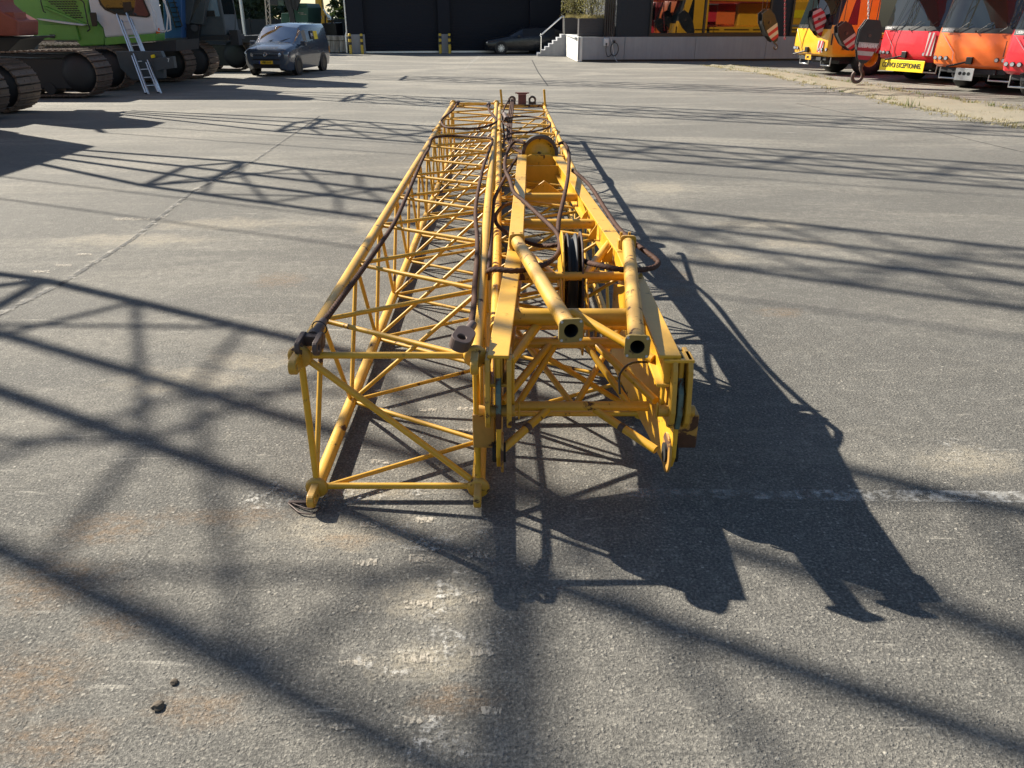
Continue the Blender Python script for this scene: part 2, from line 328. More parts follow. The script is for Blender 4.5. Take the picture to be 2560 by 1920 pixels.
def text(body, size, mat, name, parent, M, sx=1., bold=0., depth=.003):
    cu = bpy.data.curves.new('lettering', 'FONT'); cu.body = body; cu.size = size; cu.align_x = 'CENTER'; cu.align_y = 'CENTER'; cu.extrude = depth; cu.offset = bold
    t = bpy.data.objects.new('lettering', cu); COL.objects.link(t); dg = bpy.context.evaluated_depsgraph_get(); me = bpy.data.meshes.new_from_object(t.evaluated_get(dg)); bpy.data.objects.remove(t)
    me.transform(Matrix.Diagonal((sx, 1, 1, 1))); me.transform(M); me.materials.clear(); me.materials.append(mat)
    o = bpy.data.objects.new(name, me); COL.objects.link(o); child(o, parent); return o
def frame(loc, right, up):
    r = Vector(right).normalized(); u = Vector(up).normalized(); n = r.cross(u); M = Matrix((r, u, n)).transposed().to_4x4(); M.translation = Vector(loc); return M
def slab(px, y0, y1):                              # outline surveyed at depth y0, carried back to y1
    mb = MB(); mb.prism([Y(u, v, y0) for u, v in px], (0, y1 - y0, 0)); return mb

# ---------------------------------------------------------------- the yard
ground = struct(MB().add([(-300, -60, 0), (300, -60, 0), (300, 500, 0), (-300, 500, 0)], [(0, 1, 2, 3)]).build('ground', ASPH))
def strip(name, pts, w, mat, z=.004, n=1):
    mb = MB()
    for a, b in zip(pts[:-1], pts[1:]):
        a, b = Vector((a[0], a[1], z)), Vector((b[0], b[1], z)); d = (b - a).normalized(); s_ = Vector((-d.y, d.x, 0)) * w / 2; mb.quad(a - s_, b - s_, b + s_, a + s_)
    o = mb.build(name, mat, ground); return o
def gp(*q): return [G(*a)[:2] for a in q]
strip('painted_line', gp((1990, 1238), (2700, 1245)), .10, LINEP)
strip('painted_line', gp((1560, 1232), (1990, 1240)), .08, LINEF)
strip('painted_line', gp((1690, 274), (2200, 279)), .16, LINEF)
strip('painted_line', gp((1640, 222), (2120, 226)), .14, LINEF)
strip('painted_line', gp((680, 300), (800, 270)), .14, LINEF)
strip('painted_line', gp((1180, 155), (1206, 136)), .22, LINEP)
strip('painted_line', gp((1165, 172), (1178, 157)), .12, LINEF)
strip('painted_line', gp((1195, 152), (1440, 153)), .12, LINEF)
strip('painted_line', gp((1900, 176), (2120, 168)), .12, LINEF)
strip('painted_line', gp((2160, 224), (2330, 218)), .12, LINEF)
strip('painted_line', gp((1930, 330), (2000, 333)), .10, LINEF)
strip('painted_line', gp((900, 211), (1050, 213)), .2, LINEF)
seam = [(-40, 805), (150, 712), (330, 600), (480, 480), (640, 400), (800, 290)]
strip('asphalt_joint', gp(*seam), .05, TAR)
strip('asphalt_joint', gp(*[(u + 8, v - 4) for u, v in seam]), .10, JSAND, .008)
strip('asphalt_joint', gp((1990, 258), (2300, 320), (2640, 400)), .03, TAR)
strip('asphalt_joint', gp((1330, 150), (1345, 180), (1370, 215)), .05, TAR)
random.seed(3)
for (u, v, w, h) in [(925, 1312, 50, 12), (1060, 1302, 56, 12), (1055, 1398, 66, 16), (1194, 1391, 54, 13), (912, 1408, 60, 14), (1045, 1512, 72, 18), (1192, 1502, 44, 14), (900, 1524, 58, 14), (1045, 1646, 78, 20), (1205, 1632, 58, 16), (880, 1660, 66, 14), (1038, 1801, 80, 17), (1225, 1780, 60, 18), (858, 1817, 68, 15), (950, 1155, 46, 9), (1070, 1026, 42, 8), (1165, 1023, 40, 8), (1165, 1078, 44, 8), (940, 1028, 30, 7), (100, 680, 50, 6), (160, 664, 40, 5), (60, 702, 46, 6), (210, 637, 40, 5), (330, 548, 90, 6)]:
    c = G(u, v); d = (G(u + w / 2, v) - G(u - w / 2, v)); t = (G(u, v - h / 2) - G(u, v + h / 2)) ; mb = MB(); k = 9; pts = []
    for i in range(k): pts.append(c + d * (i / (k - 1) - .5) + t * (-.5 + random.uniform(-.22, .22)))
    for i in range(k): pts.append(c + d * (.5 - i / (k - 1)) + t * (.5 + random.uniform(-.22, .22)))
    mb.quad(*[(q.x, q.y, .005) for q in pts]); mb.build('scuff_mark', SCUFF, ground)
for (u, v, rx, ry) in [(870, 1225, .45, .16), (1090, 1450, .22, .16), (1110, 1860, .12, .14), (1040, 1600, .3, .2), (680, 1240, .3, .12), (1100, 1340, .3, .15), (1200, 1225, .25, .1), (930, 1000, .3, .16), (2400, 1130, .2, .15), (1800, 250, .8, .3)]:
    c = G(u, v); MB().quad(*[(c.x + rx * math.cos(a / 14 * 6.283) * random.uniform(.7, 1.2), c.y + ry * math.sin(a / 14 * 6.283) * random.uniform(.7, 1.2), .007) for a in range(14)]).build('chalk_smear', CHALK, ground)
# dry verge between the yard and the parked cranes
random.seed(11)
va = gp((1770, 165), (1900, 184), (2060, 216), (2225, 258), (2444, 298), (2700, 345), (2950, 400)); vb = gp((1830, 164), (1950, 180), (2130, 207), (2320, 238), (2560, 276), (2850, 328), (3100, 380))
mb = MB(); E1 = []; E2 = []
for k in range(len(va) - 1):
    for t in range(10):
        f = t / 10; a = Vector(va[k]).lerp(Vector(va[k + 1]), f); b = Vector(vb[k]).lerp(Vector(vb[k + 1]), f)
        E1.append(a + Vector((random.uniform(-.15, .15), random.uniform(-.12, .12)))); E2.append(b + Vector((random.uniform(-.15, .15), random.uniform(-.12, .12))))
rows = 6; vs_ = []
for a, b in zip(E1, E2):
    for r in range(rows + 1):
        q = a.lerp(b, r / rows); e = min(r, rows - r); vs_.append((q.x, q.y, .004 + (0 if e == 0 else random.uniform(.02, .07))))
n = rows + 1; mb.add(vs_, [(i * n + r, (i + 1) * n + r, (i + 1) * n + r + 1, i * n + r + 1) for i in range(len(E1) - 1) for r in range(rows)], True)
struct(mb.build('soil_verge', SOIL))
def tufts(name, label, spots, mat, hmin, hmax, nb):
    mb = MB()
    for (x, y, s_) in spots:
        for k in range(nb):
            a = random.uniform(0, 6.283); l = random.uniform(hmin, hmax) * s_; ln = random.uniform(.1, .7) * l; bx = x + random.gauss(0, .06 * s_); by = y + random.gauss(0, .06 * s_); w = .006 * s_ + .004
            px_, py_ = -math.sin(a) * w, math.cos(a) * w
            mb.add([(bx - px_, by - py_, .01), (bx + px_, by + py_, .01), (bx + math.cos(a) * ln, by + math.sin(a) * ln, l)], [(0, 1, 2)])
    o = mb.build(name, mat); o['kind'] = 'stuff'; o['label'] = label; o['category'] = 'grass'; return o
sp_ = []
for k in range(520):
    i = random.randrange(len(E1)); q = E1[i].lerp(E2[i], random.choice((random.uniform(-.05, .25), random.random(), random.uniform(.8, 1.05)))); sp_.append((q.x, q.y, random.uniform(.4, 1.2)))
tufts('dry_grass', 'short dry straw coloured grass on the soil verge', sp_[:360] + [(q.x + random.gauss(0, .25), q.y + random.gauss(0, .25), random.uniform(.5, 1.1)) for q in E1 + E2 for _ in range(6)], GRASSD, .03, .10, 9)
tufts('green_grass', 'scattered green weeds growing along the soil verge', [(x, y, s_ * 1.1) for x, y, s_ in sp_[360:470]] + [(G(2272, 268).x, G(2272, 268).y, 2.2)], GRASSG, .05, .15, 10)

# ---------------------------------------------------------------- yellow lattice booms lying in the yard
def lattice(root, xl, xr, zb, zt, ya, y_end, rc, rl, mat, joints=(), endbars=True):
    """four chords and zigzag lacing; bottom-left and top-right nodes at ya, the other two chords half a bay on"""
    def pt(k, y): return Vector((xl(y) if k[1] == 'l' else xr(y), y, zt if k[0] == 't' else zb))
    y0 = ya[0]; cuts = [y0] + list(joints) + [y_end]
    for k in ('tl', 'tr', 'bl', 'br'):
        for a, b in zip(cuts[:-1], cuts[1:]): bar('chord', pt(k, a + .02), pt(k, b - .02), rc, mat, root, 16)
        for j in joints:
            f = MB(); f.tube(pt(k, j - .07), pt(k, j - .02), rc * 1.25, 14); f.tube(pt(k, j + .02), pt(k, j + .07), rc * 1.25, 14); f.box(pt(k, j), (rc * .8, .16, rc * 2.6)); f.tube(pt(k, j) - Vector((rc * 1.9, 0, 0)), pt(k, j) + Vector((rc * 1.9, 0, 0)), rc * .45, 10)
            f.build('pin_joint', mat, root)
    yb = [(a + b) / 2 for a, b in zip(ya[:-1], ya[1:])]
    e = rc * .75
    def lace(p, q): d = (q - p).normalized(); bar('lacing_bar', p + d * e, q - d * e, rl, mat, root, 10)
    A, B = ya, yb
    for i, b in enumerate(B):
        for a in (A[i], A[i + 1]):
            lace(pt('bl', a), pt('tl', b)); lace(pt('tr', a), pt('tl', b)); lace(pt('tr', a), pt('br', b)); lace(pt('bl', a), pt('br', b))
    for a in A[1:-1]: lace(pt('bl', a), pt('tr', a))
    if endbars:
        for y in (y0 + .03, y_end - .03):
            bar('end_bar', pt('tl', y), pt('tr', y), rl * 1.25, mat, root); bar('end_bar', pt('bl', y), pt('br', y), rl * 1.25, mat, root)
            bar('end_bar', pt('tl', y), pt('bl', y), rl * 1.25, mat, root); bar('end_bar', pt('tr', y), pt('br', y), rl * 1.25, mat, root)
        bar('end_brace', pt('tl', y0 + .04), pt('br', y0 + .04), rl * 1.3, mat, root)
    return pt
def lug(root, p, dy, mat, r=.036, L=.13, side='x'):
    """collar and drilled tongue on a chord end"""
    p = Vector(p); mb = MB(); mb.lathe(p - Vector((0, dy * .03, 0)), (0, dy, 0), [(-.005, .001), (-.005, .05), (.012, .056), (.03, .05), (.04, .001)], 20)
    w = Vector((0, 0, 1)); d = Vector((0, dy, 0)); t = .034
    o = [p + d * ((L - r if math.cos(a) > 0 else -.01) + math.cos(a) * r) + w * math.sin(a) * r for a in [6.28318 * (i + .5) / 24 for i in range(24)]]
    i_ = circle(p + d * (L - r), d, w, r * .42, 24); i_ = [p + d * (L - r) + d * math.cos(6.28318 * (i + .5) / 24) * r * .42 + w * math.sin(6.28318 * (i + .5) / 24) * r * .42 for i in range(24)]
    mb.ring([q - Vector((t / 2, 0, 0)) for q in o], [q - Vector((t / 2, 0, 0)) for q in i_], (t, 0, 0)); mb.build('end_lug', mat, root, bev=.006)

boomL = thing('lattice_boom', 'yellow tube lattice boom lying nearest the left, its open square end toward the viewer', 'crane boom', (-.55, 3.17, 0), group='yellow boom parts laid out in the yard')
ya = [3.17, 4.12, 5.11, 6.05, 7.03, 7.97, 8.89, 9.76, 10.66, 11.5, 12.36, 13.2, 14.1]
ptL = lattice(boomL, lambda y: -.955 - .0055 * (y - 3.2), lambda y: -.165 - .0095 * (y - 3.2), .062, .76, ya, 14.1, .033, .0128, YEL, joints=(10.7,))
for k in ('tl', 'tr', 'bl', 'br'):
    lug(boomL, ptL(k, 3.17), -1, YELW); lug(boomL, ptL(k, 14.1), 1, YELW)

boomR = thing('lattice_boom', 'yellow tube lattice boom lying on the right, mostly beneath the heavy foot frame', 'crane boom', (.3, 3.85, 0), group='yellow boom parts laid out in the yard')
yr = [3.95 + i * .955 for i in range(13)]
ptR = lattice(boomR, lambda y: -.090 - .0122 * (y - 4), lambda y: .74 - .0122 * (y - 4), .05, .59, yr, yr[-1], .03, .0125, YEL, joints=(7.5, 11.8))
for k in ('tl', 'tr', 'bl', 'br'): lug(boomR, ptR(k, yr[-1]), 1, YELW)
ye = yr[-1]
for x in (-.21, .59): bar('upright_pin', (x + .03, ye - .25, .57), (x, ye - .28, .90), .02, YEL, boomR)
MB().beam((-.22, ye - .15, .60), (.60, ye - .15, .60), .07, .05).build('cross_plate', RUSTY, boomR, bev=.008)
bl = MB(); bl.box((.19, ye - .05, .70), (.15, .16, .20)); bl.box((.19, ye - .13, .82), (.19, .03, .03)); bl.tube((.06, ye - .05, .82), (.32, ye - .05, .82), .012, 8); bl.build('cast_end_block', paint('red_brown_primer', (.13, .035, .028), .6, dirt=.4), boomR, bev=.012)

for x in (.0, .38):
    q = Vector((x, ye - .08, .70)); f_ = MB(); f_.pipe(circle(q, Vector((1, 0, 0)), Vector((0, 0, 1)), .055, 16) + [q + Vector((.055, 0, 0))], .02, 8); f_.tube(q + Vector((-.07, 0, -.06)), q + Vector((.07, 0, -.06)), .018, 8); f_.tube(q + Vector((0, 0, -.1)), q + Vector((0, 0, -.05)), .02, 8); f_.build('shackle', STEELBR, boomR)

# ---------------------------------------------------------------- foot frame: two deep beams, side plates, cross tubes, sheaves
ft = thing('boom_foot_frame', 'heavy yellow boom foot frame with twin flat-topped beams and two open stub tubes', 'crane frame', (.3, 3.1, 0), group='yellow boom parts laid out in the yard')
INV[ft.name] = Matrix.Translation((-.3, -3.1, -.1075)) @ Matrix.Diagonal((1.05, 1.05, 1.05, 1))   # the frame is drawn at 1 : 1.05
ZT = .86
LP = [(-.058, 2.98), (.018, 4.57), (.105, 8.08)]; RP = [(.665, 2.98), (.675, 4.53), (.455, 8.02)]
def ibeam(pts):
    f = MB(); w_ = MB(); l_ = MB()
    for a, b in zip(pts[:-1], pts[1:]):
        A, B = Vector((*a, 0)), Vector((*b, 0)); d = (B - A).normalized() * .012; u = Vector((0, 0, 1))
        f.beam(A - d + u * (ZT - .008), B + d + u * (ZT - .008), .092, .016); w_.beam(A + u * (ZT - .075), B + u * (ZT - .075), .036, .118); l_.beam(A - d + u * (ZT - .141), B + d + u * (ZT - .141), .095, .014)
    f.build('top_flange', YEL, ft, bev=.004); w_.build('beam_web', YEL, ft); l_.build('lower_flange', YEL, ft, bev=.003)
ibeam(LP); ibeam(RP)
def plate_yz(poly, x, t, name, mat, hole=None, bev=.005, slope=0.):
    mb = MB()
    if hole:
        (hy, hz, hr) = hole; n = 36; outer = []; inner = []
        P2 = [Vector(q) for q in poly]; c = Vector((hy, hz))
        for i in range(n):
            th = 6.28318 * i / n; d = Vector((math.cos(th), math.sin(th))); best = None
            for a, b in zip(P2, P2[1:] + P2[:1]):
                e = b - a; den = d.x * e.y - d.y * e.x
                if abs(den) < 1e-9: continue
                w = a - c; tt = (w.x * e.y - w.y * e.x) / den; s_ = (w.x * d.y - w.y * d.x) / den
                if tt > 0 and -1e-6 <= s_ <= 1 + 1e-6 and (best is None or tt > best): best = tt
            q = c + d * best; outer.append((x - t / 2, q.x, q.y)); inner.append((x - t / 2, hy + d.x * hr, hz + d.y * hr))
        mb.ring(outer, inner, (t, 0, 0))
    else: mb.prism([(x - t / 2 + slope * (a - 3.0), a, b) for a, b in poly], (t, 0, 0))
    return mb.build(name, mat, ft, bev=bev)
side = [(2.97, .845), (3.9, .845), (4.35, .72), (4.35, .235), (3.16, .265), (3.05, .27), (2.985, .305), (2.955, .37), (2.96, .60)]
for x, s_ in ((-.058, -1), (.715, 1)):
    plate_yz(side if s_ > 0 else [(2.97, .845), (3.9, .845), (4.35, .74), (4.35, .70), (3.55, .64), (3.22, .36), (3.16, .265), (3.05, .27), (2.985, .305), (2.955, .37), (2.96, .60)], x, .022, 'side_plate', YEL, slope=-.08 if s_ > 0 else .015)
    tip = [(3.02 + .085 * math.cos(a), .36 + .095 * math.sin(a)) for a in [i * .3927 for i in range(16)]]
    plate_yz(tip, x - s_ * .014, .012, 'pin_boss', RUSTY, hole=(3.02, .36, .045), bev=.003)
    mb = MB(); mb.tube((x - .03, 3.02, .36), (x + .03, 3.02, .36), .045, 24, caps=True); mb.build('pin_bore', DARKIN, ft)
    # clevis cheeks and drilled tongue hanging from the beam end
    oc = .0 if s_ < 0 else .002
    for dx in ((-.046, .046) if s_ < 0 else (-.030, .034)):
        ck = [(3.10, .845), (2.955, .845), (2.93, .80), (2.90, .62), (2.905, .57), (2.93, .535), (2.965, .52), (3.0, .535), (3.03, .57), (3.10, .66)]
        plate_yz(ck, x + dx, .022, 'clevis_cheek', YELW)
    tg = [(3.06, .76), (2.97, .76), (2.925, .70), (2.915, .60), (2.94, .52), (3.06, .52)]
    plate_yz(tg, x + oc, .024, 'tongue', TEAL)
    mb = MB(); mb.tube((x + oc - .085, 2.965, .60), (x + oc + .07, 2.965, .60), .026, 16); mb.box((x + oc * .6 + s_ * -.088, 2.965, .60), (.008, .02, .075)); mb.build('clevis_pin', YELW, ft, bev=.004)
    if s_ > 0: MB().box((.70, 3.0, .838), (.13, .10, .014)).build('end_cap', YEL, ft, bev=.003)
    mb = MB(); mb.box((x + s_ * .068, 3.08, .46), (.10, .10, .17)); mb.build('side_pad', RUSTY, ft, bev=.006)
    plate_yz([(2.985, .84), (2.985, .62), (3.02, .56), (3.03, .84)], x - s_ * .062, .014, 'stiffener', YEL)
def xt(name, y, z, r, x0=-.04, x1=.655, mat=YEL): bar(name, (x0, y, z), (x1, y, z), r, mat, ft, 20)
xt('cross_tube', 3.58, .80, .044); xt('cross_tube', 3.60, .655, .029); xt('cross_tube', 3.30, .45, .024); xt('cross_tube', 4.32, .775, .026)
xt('cross_tube', 5.52, .785, .035, .05, .61); xt('cross_tube', 6.42, .785, .034, .07, .555); xt('cross_tube', 4.9, .56, .018, 0, .65)
for a, b, r in [((.13, 3.59, .76), (-.045, 3.12, .71), .024), ((.30, 3.56, .83), (.64, 3.20, .74), .022), ((.19, 3.59, .65), (-.045, 3.14, .55), .019), ((.21, 3.58, .64), (.03, 3.31, .46), .017), ((.38, 3.58, .64), (.56, 3.31, .46), .017), ((.42, 3.59, .65), (.655, 3.14, .56), .019),
                ((.17, 3.29, .435), (-.045, 3.04, .36), .02), ((.40, 3.29, .435), (.655, 3.04, .36), .02), ((.26, 4.4, .74), (.02, 4.95, .80), .024), ((.42, 4.4, .74), (.64, 4.95, .80), .028), ((.31, 3.32, .45), (.60, 3.95, .62), .016), ((.29, 3.32, .45), (.0, 3.95, .62), .015)]:
    bar('brace_tube', a, b, r, YEL, ft, 14)
for a, b in [((.17, 3.29, .435), (-.045, 3.04, .36)), ((.40, 3.29, .435), (.655, 3.04, .36))]:
    a, b = Vector(a), Vector(b); bar('weld_collar', a.lerp(b, .42), a.lerp(b, .50), .0215, STEELBR, ft, 14)
# stub tubes with drilled square flanges
def stub(p0, p1):
    p0, p1 = Vector(p0), Vector(p1); d = (p1 - p0).normalized(); s_ = d.cross(Vector((0, 0, 1))).normalized(); u = s_.cross(d); r = .037
    n = 28; mb = MB()
    def ringpts(c, rr): return [c + s_ * math.cos(6.28318 * (i + .5) / n) * rr + u * math.sin(6.28318 * (i + .5) / n) * rr for i in range(n)]
    a, b, c, e = ringpts(p0, r), ringpts(p1, r), ringpts(p1, r - .008), ringpts(p1 - d * .5, r - .008)
    mb.add(a + b, [(i, (i + 1) % n, n + (i + 1) % n, n + i) for i in range(n)], True); t = mb.build('stub_tube', YELW, ft)
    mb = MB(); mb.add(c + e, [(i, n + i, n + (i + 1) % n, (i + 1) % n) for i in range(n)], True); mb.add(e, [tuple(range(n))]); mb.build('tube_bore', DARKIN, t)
    def sq(c, h):
        out = []
        for i in range(n):
            th = 6.28318 * (i + .5) / n; x, y = math.cos(th), math.sin(th); k = h / max(abs(x), abs(y)); rr = min(k, h * 1.26); out.append(c + s_ * x * rr + u * y * rr)
        return out
    for c, h, inn in ((p1 - d * .010, .052, r - .007), (p0 - d * .012, .047, .012)):
        mb = MB(); mb.ring(sq(c, h), ringpts(c, inn), d * .014); fl = mb.build('flange', YELW if inn < .02 else AGED, ft, bev=.002)
    fl = None
    for sx in (-1, 1):
        for sy in (-1, 1):
            q = p1 + s_ * sx * .040 + u * sy * .040; MB().tube(q + d * .004, q + d * .0055, .0058, 12).build('hole_light', SWHT, t)  # white discs paint in the light showing through the flange holes
stub((.03, 4.57, .912), (.245, 2.985, .965)); stub((.695, 4.53, .912), (.52, 2.955, .905))
for x in (.03, .69):
    MB().box((x, 4.62, .885), (.09, .06, .06)).build('hinge_block', YELW, ft, bev=.006)
    for dx in (-.025, .025): MB().tube((x + dx, 4.63, .91), (x + dx, 4.63, .955), .009, 8).build('hinge_bolt', YELW, ft)
# rope sheaves
def sheave(name, c, axis, r, w, mat, rimmat=RUBBER):
    t = MB().lathe(c, axis, [(-w * .4, r * .10), (-w * .4, r * .30), (-w * .12, r * .36), (-w * .12, r * .78), (-w / 2, r * .86), (-w / 2, r), (-w * .36, r), (-w * .12, r * .86), (w * .12, r * .86), (w * .36, r), (w / 2, r), (w / 2, r * .86), (w * .12, r * .78), (w * .12, r * .36), (w * .4, r * .30), (w * .4, r * .10)], 48).build(name, mat, ft)
    MB().lathe(c, axis, [(-w * .49, r * .97), (-w * .48, r * 1.004), (-w * .34, r * 1.004), (-w * .12, r * .875), (w * .12, r * .875), (w * .34, r * 1.004), (w * .48, r * 1.004), (w * .49, r * .97)], 48).build('groove', rimmat, t)
    [MB().lathe(c, axis, [(q * w * .505, r * .83), (q * w * .515, r * .84), (q * w * .515, r * .995), (q * w * .50, r * 1.006)], 48).build('rim', STEELBR, t) for q in (-1, 1)]
    MB().lathe(c, axis, [(-w * .75, .001), (-w * .75, r * .17), (w * .75, r * .17), (w * .75, .001)], 20).build('hub', YELW, t); return t
sheave('sheave', (.357, 4.55, .71), (1, 0, 0), .25, .062, YELW)
for x, mt in ((.300, YEL), (.412, STEELBR)):
    poly = [(4.55 + .262 * math.cos(a), .71 + .262 * math.sin(a)) for a in [R(20 + i * 14) for i in range(11)]] + [(4.2, .52), (4.5, .46), (4.85, .56)]
    plate_yz(poly, x, .012, 'sheave_cheek', mt)
for x in (.28, .43): plate_yz([(4.0, .52), (4.25, .78), (4.33, .76), (4.12, .46)], x, .012, 'cheek_web', YEL)
for dx in (-.02, .05, .10):
    plate_yz([(4.02, .40), (4.02, .62), (4.06, .66), (4.10, .62), (4.10, .40)], .42 + dx, .012, 'guide_plate', YELW)
bar('guide_bar', (.28, 4.06, .58), (.56, 4.06, .58), .012, YEL, ft)
c2 = Vector((.285, 8.16, .86)); ax2 = Vector((.02, -1, -.04)).normalized()
sheave('tip_sheave', c2, ax2, .185, .075, YEL)
mb = MB(); mb.prism([(.10, 8.06, .70), (.47, 8.06, .70), (.49, 8.06, .82), (.38, 8.06, .87), (.19, 8.06, .87), (.08, 8.06, .82)], (0, -.03, 0)); mb.build('sheave_bracket', YEL, ft, bev=.006)
MB().prism([(.11, 7.72, .60), (.46, 7.72, .60), (.46, 7.72, .815), (.11, 7.72, .815)], (0, .016, 0)).build('tie_plate', YEL, ft, bev=.004)
MB().prism([(.11, 7.72, .60), (.46, 7.72, .60), (.48, 7.3, .52), (.09, 7.3, .52)], (0, 0, .014)).build('tie_plate', YEL, ft, bev=.004)
MB().prism([(.10, 7.05, .66), (.29, 7.05, .80), (.48, 7.05, .66), (.48, 7.05, .60), (.10, 7.05, .60)], (0, .016, 0)).build('gusset', YEL, ft, bev=.004)
for u_, y_ in ((.06, 6.9), (.50, 6.9)): MB().prism([(u_ - .03, y_ - .3, .705), (u_ + .03, y_ - .3, .705), (u_ + .03, y_ + .3, .60), (u_ - .03, y_ + .3, .60)], (0, 0, .012)).build('gusset', YEL, ft)
for (x, y) in ((.61, 5.3), (.585, 5.75), (.655, 4.75)): MB().prism([(x - .02, y, .73), (x - .09, y, .73), (x - .02, y, .84)], (0, .012, 0)).build('stiffener', YEL, ft)
MB().pipe(catmull([Y(1625, 905, 3.25), Y(1580, 907, 3.2), Y(1555, 927, 3.15), Y(1548, 946, 3.12), Y(1550, 985, 3.1)], .02), .0055, 8).build('hose', HOSE, ft)

# ---------------------------------------------------------------- wire ropes
def rope(label, pts, r=.0125, low=False):
    w = [G(u, v, z * 1.05 - .105 if low else z) for u, v, z in pts]; c = catmull(w, .008)
    root = thing('wire_rope', label, 'wire rope', (w[0].x, w[0].y, w[0].z), group='rusty wire ropes draped over the booms')
    MB().pipe(c, r, 16, lobes=4, twist=44., lobe=.17).build('strand', ROPE, root); return root, c
Z = .82
r1, c1 = rope('long brown wire rope on the left boom with a fork end and an eye end', [(803, 812, .84), (820, 790, .845), (868, 725, .84), (920, 654, .82), (984, 560, .80), (1013, 498, .80), (1038, 440, .81), (1060, 391, .82), (1072, 371, .83), (1079, 348, .84), (1100, 341, .83), (1140, 340, .82), (1199, 344, .83), (1226, 346, .84), (1231, 353, .84), (1225, 371, .83), (1211, 409, .81), (1202, 445, .80), (1191, 504, .80), (1189, 548, .80), (1193, 594, .80), (1192, 652, .80), (1187, 710, .81), (1185, 760, .83), (1180, 796, .85), (1174, 822, .86)], .0140)
# fork socket on its first end
a = c1[0]; d = (c1[0] - c1[6]).normalized(); d = Vector((d.x * .5, -1, -.12)).normalized(); sx = d.cross(Vector((0, 0, 1))).normalized()
mb = MB(); mb.tube(a - d * .04, a + d * .09, .019, 16, r1=.026); mb.tube(a + d * .09, a + d * .125, .032, 16, r1=.034); mb.box(a + d * .14, (.085, .04, .05), Matrix((sx, d, sx.cross(d))).transposed())
up = sx.cross(d)
for q in (-1, 1):
    cc = a + d * .14 + sx * q * .040; o_ = [cc + d * ((.075 if math.cos(t) > 0 else 0) + math.cos(t) * .035) + up * math.sin(t) * .035 for t in [6.28318 * (i + .5) / 24 for i in range(24)]]; i_ = [cc + d * .075 + d * math.cos(t) * .016 + up * math.sin(t) * .016 for t in [6.28318 * (i + .5) / 24 for i in range(24)]]
    mb.ring([v - sx * .011 for v in o_], [v - sx * .011 for v in i_], sx * .022)
mb.build('fork_socket', STEELBR, r1, bev=.004)
MB().pipe(circle(a + d * .03, sx, up, .035, 14)[:14] + [a + d * .03 + sx * .035], .003, 6).build('tie_wire', HOSE, r1)
# eye socket on the other end
b = c1[-1]; d = (c1[-1] - c1[-8]).normalized(); d = Vector((d.x - .25, d.y, -.1)).normalized(); sx = d.cross(Vector((0, 0, 1))).normalized(); up = (sx.cross(d) + sx * -.35).normalized(); sx = d.cross(up)
mb = MB(); mb.tube(b - d * .05, b + d * .07, .019, 16, r1=.028); cc = b + d * .10
o_ = [cc + d * ((.035 if math.cos(t) > 0 else -.03) + math.cos(t) * .042) + sx * math.sin(t) * .045 for t in [6.28318 * (i + .5) / 24 for i in range(24)]]; i_ = [cc + d * .03 + d * math.cos(t) * .020 + sx * math.sin(t) * .020 for t in [6.28318 * (i + .5) / 24 for i in range(24)]]
mb.ring([v - up * .028 for v in o_], [v - up * .028 for v in i_], up * .056); mb.build('eye_socket', STEELBR, r1, bev=.004)
def z1(a, b, z=.82): return (1040 + a / 5.027, 200 + b / 5.027, z)
def z3(a, b, z=.92): return (1200 + a / 4.367, 320 + b / 4.367, z)
r2, c2_ = rope('wire rope looped across the far end of the left boom', [z1(520, 290), z1(470, 370), z1(400, 430), z1(330, 490), z1(322, 540), z1(370, 590), z1(500, 608), z1(700, 612), z1(900, 580), z1(1000, 530), z1(1005, 500), z1(960, 440), z1(915, 370), z1(912, 315)], .0140)
for q in (c2_[0], c2_[-1]): MB().tube(q + Vector((0, -.05, 0)), q + Vector((0, .14, .0)), .035, 12).build('socket', STEELBR, r2)
rope('dark oval rope loop at the far end of the right boom', [z1(1180, 590, .70), z1(1120, 560, .70), z1(1095, 520, .71), z1(1180, 475, .72), z1(1400, 458, .72), z1(1600, 490, .72), z1(1690, 545, .71), z1(1640, 605, .71), z1(1450, 650, .71), z1(1250, 662, .71), z1(1150, 690, .71), z1(1130, 740, .70)], .012)
r4, c4 = rope('bundled rope running down the left side of the right boom', [z1(1180, 240, .80), z1(1120, 330, .74), z1(1090, 430, .70), z1(1095, 560, .68), z1(1110, 680, .68), z1(1105, 800, .68), z1(1120, 880, .68)], .0130)
for off, lb in ((28, 'leftmost of three thin ropes running side by side from the end block'), (52, 'middle one of three thin ropes running side by side from the end block'), (76, 'rightmost of three thin ropes running side by side from the end block')): rope(lb, [z1(1190 + off * .45, 240, .80), z1(1150 + off * .9, 380, .72), z1(1130 + off, 480, .69), z1(1120 + off, 620, .67), z1(1125 + off, 760, .67), z1(1180 + off, 850, .67), z1(1320 + off, 930, .67)], .012)
MB().tube(G(*z1(1110, 430, .74)), G(*z1(1140, 490, .74)), .035, 12).build('socket', STEELBR, r4)
rope('thick wire rope looped round the tip sheave and down between the beams', [z1(1370, 800, 1.0), z1(1320, 770, .99), z1(1250, 770, .95), z1(1175, 850, .90), z1(1125, 980, .88), z1(1120, 1120, .90), z1(1180, 1260, .93), z3(370, 700, .92), z3(480, 800, .90), z3(620, 930, .885), z3(750, 1050, .88), z3(840, 1150, .88), z3(872, 1260, .87), z3(855, 1360, .86), z3(800, 1430, .86), z3(700, 1490, .87), z3(560, 1535, .89), z3(370, 1560, .90), z3(200, 1545, .895), z3(110, 1555, .87), z3(88, 1590, .80), z3(90, 1640, .72)], .0150, low=True)
